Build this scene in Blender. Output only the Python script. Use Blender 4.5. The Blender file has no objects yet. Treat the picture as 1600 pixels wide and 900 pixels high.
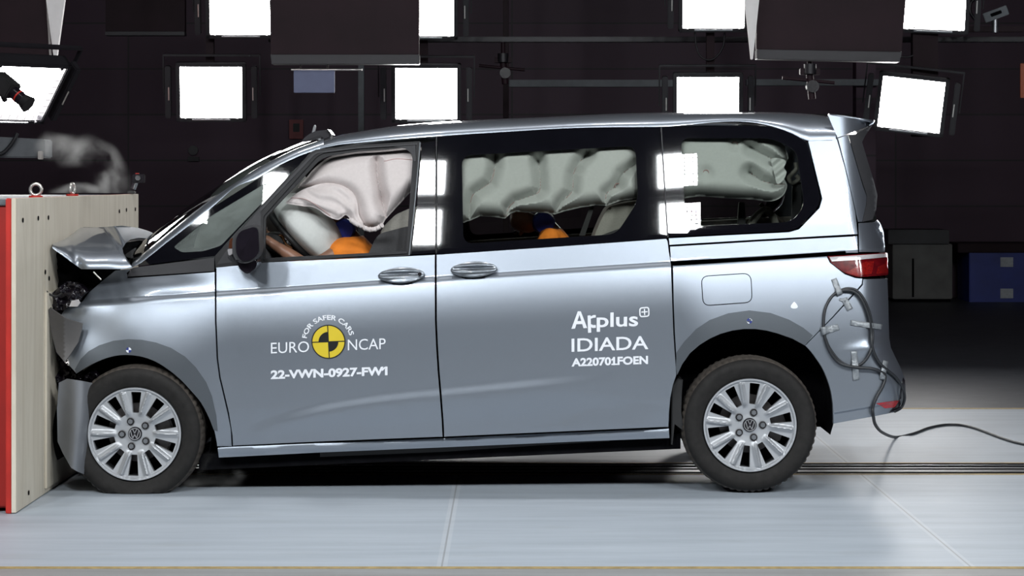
import bpy, bmesh, math, random
import numpy as np
from mathutils import Vector, Matrix, noise
from mathutils.geometry import delaunay_2d_cdt
random.seed(4)
SC = bpy.context.scene
COL = SC.collection
# ------------------------------------------------------------------ camera, world, exposure
F, D, HY, CZ = 3500.0, 11.36, 282.0, 1.588      # focal length (px of 1600), distance to the van's flank, horizon row, lens height
S0 = F / D
cam = bpy.data.cameras.new('camera'); cam.sensor_width = 36; cam.lens = F / 1600 * 36
cam.shift_y = -(450 - HY) / 1600; cam.clip_end = 100
co = bpy.data.objects.new('camera', cam); COL.objects.link(co)
co.location = (0, -D, CZ); co.rotation_euler = (math.pi / 2, 0, 0)
SC.camera = co
SC.view_settings.view_transform = 'Standard'; SC.view_settings.look = 'None'
SC.view_settings.exposure = 0.0; SC.view_settings.gamma = 1; SC.view_settings.use_curve_mapping = False
w = bpy.data.worlds.new('hall'); SC.world = w; w.use_nodes = True
w.node_tree.nodes['Background'].inputs[0].default_value = (0.010, 0.008, 0.012, 1)
w.node_tree.nodes['Background'].inputs[1].default_value = 1.0
try:
    SC.cycles.max_bounces = 10; SC.cycles.transparent_max_bounces = 24; SC.cycles.volume_bounces = 0
    SC.cycles.caustics_reflective = False; SC.cycles.caustics_refractive = False; SC.cycles.sample_clamp_indirect = 4
except Exception: pass
L_FRONT, L_BACK, L_TOP = 183.0, 40.0, 70.0      # lamp lens brightness: rig behind the camera, rig behind the van, unseen added lamps over the track

# ------------------------------------------------------------------ materials
def nt(name):
    m = bpy.data.materials.new(name); m.use_nodes = True
    return m, m.node_tree, m.node_tree.nodes['Principled BSDF']
def mat(name, col, rough=.5, metal=0, coat=0, spec=.5, var=0.08, scale=12, bump=0, bscale=60, emit=0, coatr=.03, stretch=(1, 1, 1), sheen=0):
    m, t, b = nt(name)
    N, L = t.nodes.new, t.links.new
    tc = N('ShaderNodeTexCoord'); mp = N('ShaderNodeMapping'); mp.inputs['Scale'].default_value = stretch
    L(tc.outputs['Object'], mp.inputs[0])
    nz = N('ShaderNodeTexNoise'); nz.inputs['Scale'].default_value = scale; nz.inputs['Detail'].default_value = 4
    L(mp.outputs[0], nz.inputs['Vector'])
    cr = N('ShaderNodeValToRGB'); cr.color_ramp.elements[0].position = .3; cr.color_ramp.elements[1].position = .7
    cr.color_ramp.elements[0].color = tuple(c * (1 - var) for c in col) + (1,)
    cr.color_ramp.elements[1].color = tuple(min(1, c * (1 + var)) for c in col) + (1,)
    L(nz.outputs[0], cr.inputs[0]); L(cr.outputs[0], b.inputs['Base Color'])
    b.inputs['Roughness'].default_value = rough; b.inputs['Metallic'].default_value = metal
    b.inputs['Coat Weight'].default_value = coat; b.inputs['Coat Roughness'].default_value = coatr
    b.inputs['Specular IOR Level'].default_value = spec; b.inputs['Sheen Weight'].default_value = sheen
    if bump:
        n2 = N('ShaderNodeTexNoise'); n2.inputs['Scale'].default_value = bscale; L(mp.outputs[0], n2.inputs['Vector'])
        bp = N('ShaderNodeBump'); bp.inputs['Strength'].default_value = bump; bp.inputs['Distance'].default_value = .01
        L(n2.outputs[0], bp.inputs['Height']); L(bp.outputs[0], b.inputs['Normal'])
    if emit:
        b.inputs['Emission Color'].default_value = tuple(col) + (1,); b.inputs['Emission Strength'].default_value = emit
    return m
def emat(name, col, strength):
    m = bpy.data.materials.new(name); m.use_nodes = True; t = m.node_tree; t.nodes.clear()
    e = t.nodes.new('ShaderNodeEmission'); e.inputs[0].default_value = tuple(col) + (1,); e.inputs[1].default_value = strength
    o = t.nodes.new('ShaderNodeOutputMaterial'); t.links.new(e.outputs[0], o.inputs[0]); return m
def glass(name, tint, rough=0.0, dust=0.0):
    m = bpy.data.materials.new(name); m.use_nodes = True; t = m.node_tree; t.nodes.clear()
    N, L = t.nodes.new, t.links.new
    a = N('ShaderNodeBsdfTransparent'); a.inputs[0].default_value = tuple(tint) + (1,)
    g = N('ShaderNodeBsdfGlossy'); g.inputs['Roughness'].default_value = rough
    f = N('ShaderNodeFresnel'); f.inputs[0].default_value = 1.5
    mx = N('ShaderNodeMixShader'); o = N('ShaderNodeOutputMaterial')
    L(f.outputs[0], mx.inputs[0]); L(a.outputs[0], mx.inputs[1]); L(g.outputs[0], mx.inputs[2]); L(mx.outputs[0], o.inputs[0])
    if dust:  # here dust only means an uneven pale diffuse film on the pane
        nz = N('ShaderNodeTexNoise'); nz.inputs['Scale'].default_value = 5; mr = N('ShaderNodeMapRange'); L(nz.outputs[0], mr.inputs[0]); mr.inputs[3].default_value = dust * .6; mr.inputs[4].default_value = dust * 1.4
        df = N('ShaderNodeBsdfDiffuse'); df.inputs[0].default_value = (.60, .68, .65, 1); m2 = N('ShaderNodeMixShader'); L(mr.outputs[0], m2.inputs[0]); L(mx.outputs[0], m2.inputs[1]); L(df.outputs[0], m2.inputs[2]); L(m2.outputs[0], o.inputs[0])
    return m
M = dict(
    silver=mat('silver_paint', (.285, .318, .368), .40, .85, 1, var=.02, scale=400),
    frit=mat('black_glass', (.004, .004, .006), .03, 0, .3, var=.1),
    satin=mat('satin_black_trim', (.014, .014, .016), .55, spec=.25, var=.1),
    grey_trim=mat('grey_trim', (.038, .038, .042), .6, spec=.3, var=.05),
    black=mat('black_plastic', (.010, .010, .011), .55, var=.3),
    gloss=mat('gloss_black_plastic', (.008, .006, .010), .22, var=.3),
    void=mat('underbody_black', (.004, .004, .005), 1, spec=.05, var=.3),
    chrome=mat('bright_metal', (.75, .76, .78), .15, 1, var=.02),
    steel=mat('grey_steel', (.32, .33, .35), .35, .9, var=.15),
    alloy=mat('silver_alloy', (.46, .475, .50), .48, .6, .15, var=.03),
    rubber=mat('tyre_rubber', (.013, .012, .0115), .72, spec=.3, var=.25, scale=30, bump=.1),
    tread=mat('dusty_tread', (.060, .050, .042), .8, var=.3, scale=30),
    disc=mat('brake_steel', (.12, .11, .11), .45, .7, var=.2),
    glass_clear=glass('pale_film_clear_glass', (.86, .92, .90), 0, .16),
    glass_tint=glass('green_tinted_glass', (.81, .83, .80)),
    glass_rear=glass('grey_tinted_glass', (.74, .77, .74)),
    glass_dark=glass('windscreen_glass', (.62, .68, .67)),
    bag=mat('airbag_nylon', (.60, .545, .535), .75, var=.03, scale=80, bump=.05, bscale=300),
    bag_white=mat('white_airbag_nylon', (.55, .565, .55), .7, var=.03, scale=80),
    seam=mat('airbag_seam_thread', (.45, .28, .27), .8),
    red_lamp=mat('red_lamp_lens', (.11, .002, .004), .12, 0, 1, var=.3, scale=40),
    clear_lamp=mat('clear_lamp_lens', (.75, .72, .74), .12, .4, 1, var=.05),
    reflector=mat('red_reflector', (.40, .02, .03), .25, 0, .6, var=.15, scale=200),
    orange=mat('orange_shirt', (.72, .20, .015), .85, var=.12, scale=20, bump=.3, bscale=25),
    skin=mat('brown_dummy_vinyl', (.22, .11, .07), .42, var=.15, scale=15),
    blue=mat('blue_dummy_vinyl', (.03, .06, .46), .45, var=.15),
    seat_light=mat('light_seat_fabric', (.30, .29, .26), .85, var=.08, scale=120),
    seat_dark=mat('dark_seat_fabric', (.055, .055, .058), .85, var=.1, scale=120),
    dash=mat('dashboard_plastic', (.05, .05, .055), .6, var=.1),
    white_ink=mat('white_vinyl_letter', (.80, .82, .87), .45, var=.01),
    yellow_ink=mat('yellow_vinyl', (.66, .50, .025), .45, var=.02),
    black_ink=mat('black_vinyl', (.008, .008, .008), .4),
    cable=mat('black_cable_rubber', (.020, .022, .026), .45, var=.2),
    tape=mat('silver_tape', (.27, .29, .31), .42, .25, var=.12, scale=60, bump=.3, bscale=90),
    red=mat('red_barrier_paint', (.36, .012, .007), .55, var=.15, scale=3),
    redlip=mat('bright_red_paint', (.47, .022, .014), .5, var=.15, scale=8),
    zinc=mat('zinc_plated_steel', (.62, .60, .57), .3, .85, var=.1),
    lamp_body=mat('lamp_housing', (.016, .015, .019), .45, .3, var=.1),
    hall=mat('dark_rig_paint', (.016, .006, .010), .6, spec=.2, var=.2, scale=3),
    beam=mat('pale_grey_paint', (.13, .145, .16), .6, var=.12),
    white=mat('white_fabric', (.82, .80, .80), .8, var=.04),
    sheet=mat('blue_grey_board', (.12, .14, .24), .6, var=.04),
    cabinet=mat('blue_cabinet_paint', (.014, .030, .22), .4, var=.12, scale=5),
    grey_box=mat('grey_cabinet_paint', (.13, .13, .125), .6, var=.15, scale=5),
    label=mat('pale_label', (.42, .45, .48), .6, var=.1, scale=30),
    redsign=mat('red_sign', (.16, .008, .012), .5), orange_sign=mat('orange_board', (.35, .07, .02), .5),
    yellow=mat('yellow_floor_paint', (.34, .25, .10), .6, var=.25, scale=25),
)
M['void'].use_backface_culling = False

# ------------------------------------------------------------------ objects
def link(name, me, m, parent=None):
    o = bpy.data.objects.new(name, me); COL.objects.link(o)
    for x in (m if isinstance(m, (list, tuple)) else [m]):
        if x is not None: me.materials.append(x)
    if parent:
        o.parent = parent
        if parent.type == 'EMPTY': o.matrix_parent_inverse = Matrix.Translation(-parent.location)
    return o
def thing(name, label, cat, loc=(0, 0, 0), group=None):
    o = bpy.data.objects.new(name, None); COL.objects.link(o); o.location = loc; o.empty_display_size = .1
    return tag(o, label, cat, group)
def tag(o, label, cat, group=None, kind=None):
    o['label'] = label; o['category'] = cat
    if group: o['group'] = group
    if kind: o['kind'] = kind
    return o
def struct(o): o['kind'] = 'structure'; return o
def smooth(me, ang=None):
    for p in me.polygons: p.use_smooth = True
    if ang is not None: me.set_sharp_from_angle(angle=math.radians(ang))
def mesh(name, V, Fc, m, parent=None, sm=None, mi=None):
    me = bpy.data.meshes.new(name); me.from_pydata([tuple(map(float, v)) for v in V], [], [tuple(int(i) for i in f) for f in Fc]); me.update()
    if mi is not None:
        for p, i in zip(me.polygons, mi): p.material_index = i
    if sm is not None: smooth(me, sm)
    return link(name, me, m, parent)
def bmobj(name, bm, m, parent=None, sm=None, recalc=True):
    if recalc: bmesh.ops.recalc_face_normals(bm, faces=bm.faces)
    me = bpy.data.meshes.new(name); bm.to_mesh(me); bm.free()
    if sm is not None: smooth(me, sm)
    return link(name, me, m, parent)
def box_bm(bm, c, s, rot=None, bev=0):
    r = bmesh.ops.create_cube(bm, size=1)
    mx = Matrix.Translation(c) @ (rot.to_4x4() if rot else Matrix.Identity(4)) @ Matrix.Diagonal((s[0], s[1], s[2], 1))
    bmesh.ops.transform(bm, matrix=mx, verts=r['verts'])
    if bev:
        es = list({e for v in r['verts'] for e in v.link_edges})
        bmesh.ops.bevel(bm, geom=es, offset=bev, segments=2, affect='EDGES', clamp_overlap=True)
def box(name, c, s, m, parent=None, rot=None, bev=.004):
    bm = bmesh.new(); box_bm(bm, c, s, rot, bev); return bmobj(name, bm, m, parent)
def box2(name, a, b, m, parent=None, bev=.004):
    return box(name, [(i + j) / 2 for i, j in zip(a, b)], [abs(i - j) for i, j in zip(a, b)], m, parent, None, bev)
def cyl_bm(bm, a, b, r, r2=None, n=20, caps=True):
    a, b = Vector(a), Vector(b); d = b - a
    q = d.to_track_quat('Z', 'Y').to_matrix().to_4x4()
    bmesh.ops.create_cone(bm, cap_ends=caps, segments=n, radius1=r, radius2=r if r2 is None else r2, depth=d.length, matrix=Matrix.Translation((a + b) / 2) @ q)
def cyl(name, a, b, r, m, parent=None, r2=None, n=20):
    bm = bmesh.new(); cyl_bm(bm, a, b, r, r2, n); return bmobj(name, bm, m, parent, 35)
def cr_path(pts, n=8):
    P = [Vector(p) for p in pts]; P = [2 * P[0] - P[1]] + P + [2 * P[-1] - P[-2]]; out = []
    for i in range(1, len(P) - 2):
        for k in range(n):
            t = k / n; a, b, c, d = P[i - 1:i + 3]
            out.append(.5 * ((2 * b) + (c - a) * t + (2 * a - 5 * b + 4 * c - d) * t * t + (3 * b - a - 3 * c + d) * t ** 3))
    out.append(P[-2]); return out
def tube(name, pts, r, m, parent=None, n=8, sub=8, closed=False):
    path = cr_path(pts, sub) if sub else [Vector(p) for p in pts]
    V, Fc = [], []; up = Vector((0, 0, 1)); N_ = len(path)
    prev = None
    for i, p in enumerate(path):
        tg = (path[min(i + 1, N_ - 1)] - path[max(i - 1, 0)]).normalized()
        if prev is None: prev = tg.orthogonal().normalized()
        prev = (prev - tg * prev.dot(tg)).normalized(); bn = tg.cross(prev)
        rr = r[min(len(r) - 1, int(i / max(1, N_ - 1) * len(r)))] if isinstance(r, (list, tuple)) else r
        for k in range(n):
            a = 2 * math.pi * k / n; V.append(p + rr * (math.cos(a) * prev + math.sin(a) * bn))
    for i in range(N_ - 1):
        for k in range(n): Fc.append((i * n + k, i * n + (k + 1) % n, (i + 1) * n + (k + 1) % n, (i + 1) * n + k))
    Fc.append(tuple(range(n))[::-1]); Fc.append(tuple((N_ - 1) * n + k for k in range(n)))
    return mesh(name, V, Fc, m, parent, 50)
def lathe(name, prof, m, parent=None, axis=(0, 1, 0), c=(0, 0, 0), n=48, mi=None, ang=35, closed=False):
    """prof: (radius, along-axis) pairs, turned about a horizontal y axis through c"""
    V, Fc, ml = [], [], []
    for r, y in prof:
        for k in range(n):
            a = 2 * math.pi * k / n; V.append((c[0] + r * math.cos(a), c[1] + y, c[2] + r * math.sin(a)))
    q = len(prof)
    for i in range(q if closed else q - 1):
        j = (i + 1) % q
        for k in range(n):
            Fc.append((i * n + k, i * n + (k + 1) % n, j * n + (k + 1) % n, j * n + k))
            if mi: ml.append(mi[i])
    o = mesh(name, V, Fc, m, parent, None, ml if mi else None)
    bm = bmesh.new(); bm.from_mesh(o.data); bmesh.ops.recalc_face_normals(bm, faces=bm.faces); bm.to_mesh(o.data); bm.free(); smooth(o.data, ang)
    return o
# ------------------------------------------------------------------ pixels to places, and the van's side surface
YC = 0.95                                                    # the van's centre plane
def P(px, py, y): s = F / (D + y); return Vector(((px - 800) / s, y, CZ - (py - HY) / s))
def Pn(px, py, y):
    px, py, y = np.broadcast_arrays(np.asarray(px, float), np.asarray(py, float), np.asarray(y, float))
    s = F / (D + y); return np.stack([(px - 800) / s, y, CZ - (py - HY) / s], -1)
def sst(a, b, x):
    t = np.clip((np.asarray(x, float) - a) / (b - a), 0, 1); return t * t * (3 - 2 * t)
def spl(pts):
    X = np.array([p[0] for p in pts], float); Y = np.array([p[1] for p in pts], float)
    T = np.gradient(Y, X)
    def f(x):
        x = np.clip(np.asarray(x, float), X[0], X[-1]); i = np.clip(np.searchsorted(X, x) - 1, 0, len(X) - 2)
        h = X[i + 1] - X[i]; t = (x - X[i]) / h
        return (2*t**3-3*t**2+1)*Y[i] + (t**3-2*t**2+t)*h*T[i] + (-2*t**3+3*t**2)*Y[i+1] + (t**3-t**2)*h*T[i+1]
    return f
_b = np.polyfit([130, 260, 336, 660, 777, 1045, 1300, 1390], [473, 464, 457, 436, 427, 409, 395, 391], 2)
belt = lambda x: np.polyval(_b, x)
_g = np.polyfit([200, 336, 423, 640, 681, 1040, 1340], [433, 417, 409, 400, 397, 372, 346], 2)
gbase = lambda x: np.polyval(_g, x)
arcl = spl([(340, 690), (375, 669), (430, 648), (480, 633), (560, 617), (620, 609), (690, 602), (800, 591), (940, 577), (1060, 567)])
line2 = spl([(340, 676), (370, 673), (690, 657), (1060, 628)])
xr = spl([(150, 1366), (190, 1366), (300, 1371), (345, 1374), (395, 1384), (435, 1388), (500, 1389), (542, 1392), (573, 1407), (591, 1414), (615, 1415), (650, 1408), (700, 1405)])
AF, AR = (203, 677, 119, 147), (1178, 636, 123, 151)         # wheel arches: centre, opening radius, flare radius
def dside(x, y):
    """depth of the van's flank, metres, at reference pixel (x, y)"""
    h = y - belt(x); K = belt(x) - gbase(x)
    up = -h; ov = np.maximum(up - K, 0)
    top = .020 + (.00068 + .00020 * (1 - sst(250, 370, x))) * np.minimum(up, K) + .00080 * ov + 3.7e-7 * ov ** 2
    fr_, re_ = 1 - sst(250, 370, x), sst(1050, 1120, x); sl = .00090 + .00012 * fr_; mm = 75 + 45 * fr_ + 75 * re_
    m = np.maximum(h - 6, 0); m1 = np.minimum(m, mm)
    low = -sl * m1 + sl / (2 * mm) * m1 ** 2 + 0.8e-6 * np.maximum(m - mm - 10, 0) ** 2
    t = sst(-2, 8, h); d = top * (1 - t) + low * t
    amp = np.clip((line2(x) - arcl(x) - 6) / 30, 0, 1) * (1 - sst(800, 1030, x)) * sst(365, 400, x)
    e = y - arcl(x); d = d - .00016 * np.clip(y - line2(x), 0, 40) * sst(380, 420, x) * (1 - sst(1000, 1050, x))
    d = d - amp * .008 * sst(0, 20, e) * (1 - sst(16, np.maximum(line2(x) - arcl(x), 20) + 18, e))
    lowm = sst(-40, 10, h)
    d = d + .010 * (np.maximum(260 - x, 0) / 140) ** 2 * lowm + (1 - lowm) * .05 * (np.maximum(430 - x, 0) / 220) ** 2
    xm = np.abs(x - 800) / S0; d = d + .032 * np.minimum(xm, 1.25) ** 2 + .080 * np.maximum(xm - 1.25, 0) - .012
    R = xr(y); d = d + .11 * np.clip((x - (R - 46)) / 46, 0, 1.3) ** 2.2
    d = d - .014 * np.exp(-((y - (548 - (x - 1330) * .14)) / 9) ** 2) * sst(1300, 1370, x)
    d = d + .010 * sst(-1, 3, y - (646 - (x - 1301) * .16)) * sst(1290, 1296, x)
    return d
def flank(px, py, off=0.0):
    px = np.asarray(px, float); py = np.asarray(py, float); y = np.zeros(np.broadcast(px, py).shape)
    for _ in range(7):
        s = F / (D + y); y = dside(800 + (px - 800) / s * S0, HY + (py - HY) / s * S0) + off
    return y
# ------------------------------------------------------------------ traced patches: an outline filled with triangles on a depth surface
def dens(pts, step):
    out = []
    for a, b in zip(pts, list(pts[1:]) + [pts[0]]):
        n = max(1, int(math.hypot(b[0]-a[0], b[1]-a[1]) / step + .5))
        out += [(a[0] + (b[0]-a[0]) * k / n, a[1] + (b[1]-a[1]) * k / n) for k in range(n)]
    return out
def rnd(pts, r=8, n=5):
    """round the corners of a polygon; a point may carry its own radius"""
    out = []; N_ = len(pts)
    for i in range(N_):
        p, a, b = (np.array(pts[j % N_][:2], float) for j in (i, i - 1, i + 1)); rr = pts[i][2] if len(pts[i]) > 2 else r
        la, lb = np.linalg.norm(a - p), np.linalg.norm(b - p); q = min(rr, la * .49, lb * .49)
        if q < .3: out.append(tuple(p)); continue
        A, B = p + (a - p) / la * q, p + (b - p) / lb * q
        for k in range(n + 1):
            t = k / n; out.append(tuple((1-t)**2 * A + 2*t*(1-t) * p + t*t * B))
    return out
def curve(pts, n=6):
    return [(v.x, v.y) for v in cr_path([(p[0], p[1], 0) for p in pts], n)]
def closed_curve(pts, n=6):
    k = len(pts); q = [pts[(i - 2) % k] for i in range(k + 4)]
    return curve(q, n)[2 * n:-2 * n - 1]
def pip(pts, poly):
    x, y = pts[:, 0], pts[:, 1]; ins = np.zeros(len(pts), bool); q = np.array(poly)
    for (x0, y0), (x1, y1) in zip(q, np.roll(q, -1, 0)):
        if y0 == y1: continue
        ins ^= ((y0 > y) != (y1 > y)) & (x < (x1 - x0) * (y - y0) / (y1 - y0) + x0)
    return ins
def dseg(px, py, line, closed=False):
    q = np.array(line, float); d = np.full(np.shape(px), 1e9); ends = zip(q, np.roll(q, -1, 0)) if closed else zip(q[:-1], q[1:])
    for a, b in ends:
        v = b - a; L2 = max(v @ v, 1e-9); t = np.clip(((px - a[0]) * v[0] + (py - a[1]) * v[1]) / L2, 0, 1)
        d = np.minimum(d, np.hypot(px - a[0] - t * v[0], py - a[1] - t * v[1]))
    return d
def inset(poly, k):
    q = np.array(poly, float); t = np.roll(q, -1, 0) - np.roll(q, 1, 0); t /= np.maximum(np.linalg.norm(t, axis=1, keepdims=True), 1e-9)
    nrm = np.stack([-t[:, 1], t[:, 0]], 1); area = .5 * np.sum(q[:, 0] * np.roll(q[:, 1], -1) - np.roll(q[:, 0], -1) * q[:, 1])
    return [tuple(v) for v in q + nrm * (k if area > 0 else -k)]
def features(lo, hi):
    out = []
    x = np.arange(lo[0] - 4, hi[0] + 4, 5.0)
    for k in (-5, -2.5, -.5, 1.5, 3.5, 5.5, 7.5, 10, 14): out.append((x, belt(x) + k))
    xa = x[(x > 340) & (x < 1060)]
    for k in (-3, 0, 3.5, 7, 10.5, 14, 18): out.append((xa, arcl(xa) + k))
    xb = x[(x > 1296) & (x < 1402)]
    for k in (-4, -2, -.8, .3, 1.4, 2.6, 4): out.append((xb, 646 - (xb - 1301) * .16 + k))
    xs, ys = np.concatenate([o[0] for o in out]), np.concatenate([o[1] for o in out]); s = D / (D + dside(xs, ys))
    f = np.stack([800 + (xs - 800) * s, HY + (ys - HY) * s], 1)
    return f[(f[:, 0] > lo[0]) & (f[:, 0] < hi[0]) & (f[:, 1] > lo[1]) & (f[:, 1] < hi[1])]
def fill(outline, holes, step, feat=False):
    ol = dens(outline, step); hs = [dens(h, step) for h in holes]
    a = np.array(ol); lo, hi = a.min(0), a.max(0); g = []
    ny = int((hi[1] - lo[1]) / (step * .87)) + 1; nx = int((hi[0] - lo[0]) / step) + 1
    for j in range(ny + 1):
        for i in range(nx + 1): g.append((lo[0] + (i + .5 * (j % 2)) * step, lo[1] + j * step * .87))
    g = np.array(g); k = pip(g, ol) & (dseg(g[:, 0], g[:, 1], ol, True) > .55 * step)
    for h in hs: k &= ~pip(g, h) & (dseg(g[:, 0], g[:, 1], h, True) > .55 * step)
    g = g[k]
    if feat:
        f = features(lo, hi)
        if len(f):
            kf = pip(f, ol) & (dseg(f[:, 0], f[:, 1], ol, True) > 1.6)
            for h in hs: kf &= ~pip(f, h) & (dseg(f[:, 0], f[:, 1], h, True) > 1.6)
            f = f[kf]
        if len(f):
            near = np.array([np.min((f[:, 0] - a) ** 2 + (f[:, 1] - b) ** 2) for a, b in g]) if len(g) else np.zeros(0)
            g = np.concatenate([g[near > 12], f]) if len(g) else f
    k = np.ones(len(g), bool)
    pts, ed = [], []
    for l in [ol] + hs:
        b = len(pts); pts += l; ed += [(b + i, b + (i + 1) % len(l)) for i in range(len(l))]
    pts += [tuple(x) for x in g[k]]
    r = delaunay_2d_cdt([Vector(p) for p in pts], ed, [], 0, 1e-5)
    V = np.array([tuple(v) for v in r[0]]); T = np.array([f for f in r[2] if len(f) == 3])
    c = V[T].mean(1); k = pip(c, ol)
    for h in hs: k &= ~pip(c, h)
    T = T[k]; used = np.unique(T); mp = -np.ones(len(V), int); mp[used] = range(len(used))
    return V[used], mp[T]
def patch(name, outline, m, parent, yf=None, off=0.0, holes=(), step=8, flange=.014, gap=0.0, mirror=False, offf=None, hgap=0.0):
    """yf(px,py) gives depth; default the van's flank plus off (and offf)"""
    if gap: outline = inset(dens(outline, step), gap)
    if hgap: holes = [inset(dens(h, step), -hgap) for h in holes]
    V, T = fill(outline, holes, step, yf is None and m is M['silver'])
    fy = yf or (lambda x, y: flank(x, y, off) + (offf(x, y) if offf else 0))
    x, y = V[:, 0], V[:, 1]; e = .35
    p = Pn(x, y, fy(x, y))
    du = Pn(x + e, y, fy(x + e, y)) - Pn(x - e, y, fy(x - e, y)); dv = Pn(x, y + e, fy(x, y + e)) - Pn(x, y - e, fy(x, y - e))
    n = np.cross(du, dv); n /= np.maximum(np.linalg.norm(n, axis=1, keepdims=True), 1e-12); n[n[:, 1] > 0] *= -1
    q = p[T]; fn = np.cross(q[:, 1] - q[:, 0], q[:, 2] - q[:, 0]); T = T.copy(); fl = fn[:, 1] > 0; T[fl] = T[fl][:, ::-1]
    VV, NN, FF = list(p), list(n), [tuple(t) for t in T]
    if flange:
        es = {}
        for t in T:
            for a, b in ((t[0], t[1]), (t[1], t[2]), (t[2], t[0])):
                es[(a, b)] = 1
        bd = [(a, b) for a, b in es if (b, a) not in es]
        fr, bk, on = {}, {}, {}
        for a, b in bd:
            o = np.cross(p[b] - p[a], n[a])
            for v in (a, b): on[v] = on.get(v, 0) + o / max(np.linalg.norm(o), 1e-9)
        for v in on:
            o = on[v] / max(np.linalg.norm(on[v]), 1e-9)
            fr[v] = len(VV); VV.append(p[v]); NN.append(o * .8 + n[v] * .6); bk[v] = len(VV); VV.append(p[v] + np.array([0, flange, 0]) + o * 0); NN.append(o)
        for a, b in bd: FF.append((fr[b], fr[a], bk[a], bk[b]))
    def make(mir):
        A = np.array(VV, float).copy(); B = np.array(NN, float); f = FF
        if mir: A[:, 1] = 2 * YC - A[:, 1]; B = B * [1, -1, 1]; f = [t[::-1] for t in FF]
        o = mesh(name, A, f, m, parent, 180)
        B = B / np.maximum(np.linalg.norm(B, axis=1, keepdims=True), 1e-9)
        o.data.normals_split_custom_set_from_vertices([tuple(v) for v in B])
        return o
    o = make(False)
    if mirror: make(True)
    return o
def slab(name, outline, y0, y1, m, parent, bev=.006, y0f=None):
    """a traced outline given real thickness between two depths"""
    bm = bmesh.new(); s0 = (y0 + y1) / 2
    a = [bm.verts.new(P(x, y, s0) + Vector((0, y0 - s0, 0))) for x, y in outline]
    b = [bm.verts.new(P(x, y, s0) + Vector((0, y1 - s0, 0))) for x, y in outline]
    n = len(a); bm.faces.new(a); bm.faces.new(b[::-1])
    for i in range(n): bm.faces.new((a[i], b[i], b[(i + 1) % n], a[(i + 1) % n]))
    if bev: bmesh.ops.bevel(bm, geom=list({e for f in bm.faces if len(f.verts) > 4 or len(f.verts) == n for e in f.edges}), offset=bev, segments=3, affect='EDGES', clamp_overlap=True)
    return bmobj(name, bm, m, parent, 40)
def grid3(name, rows, m, parent=None, sub=2, thick=.004, mirror_y=None):
    """control net of points (rows of equal length) -> subdivided sheet with thickness"""
    V, Fc = [], []; nc = len(rows[0])
    for r in rows: V += [tuple(p) for p in r]
    for i in range(len(rows) - 1):
        for j in range(nc - 1): Fc.append((i*nc+j, i*nc+j+1, (i+1)*nc+j+1, (i+1)*nc+j))
    o = mesh(name, V, Fc, m, parent, 180)
    if sub: k = o.modifiers.new('s', 'SUBSURF'); k.levels = k.render_levels = sub; k.subdivision_type = 'CATMULL_CLARK'
    if thick: k = o.modifiers.new('t', 'SOLIDIFY'); k.thickness = thick; k.offset = 0
    return o
def arc_pts(c, r, a0, a1, n):
    return [(c[0] + r * math.cos(math.radians(a0 + (a1-a0) * k / n)), c[1] - r * math.sin(math.radians(a0 + (a1-a0) * k / n))) for k in range(n + 1)]
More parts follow.
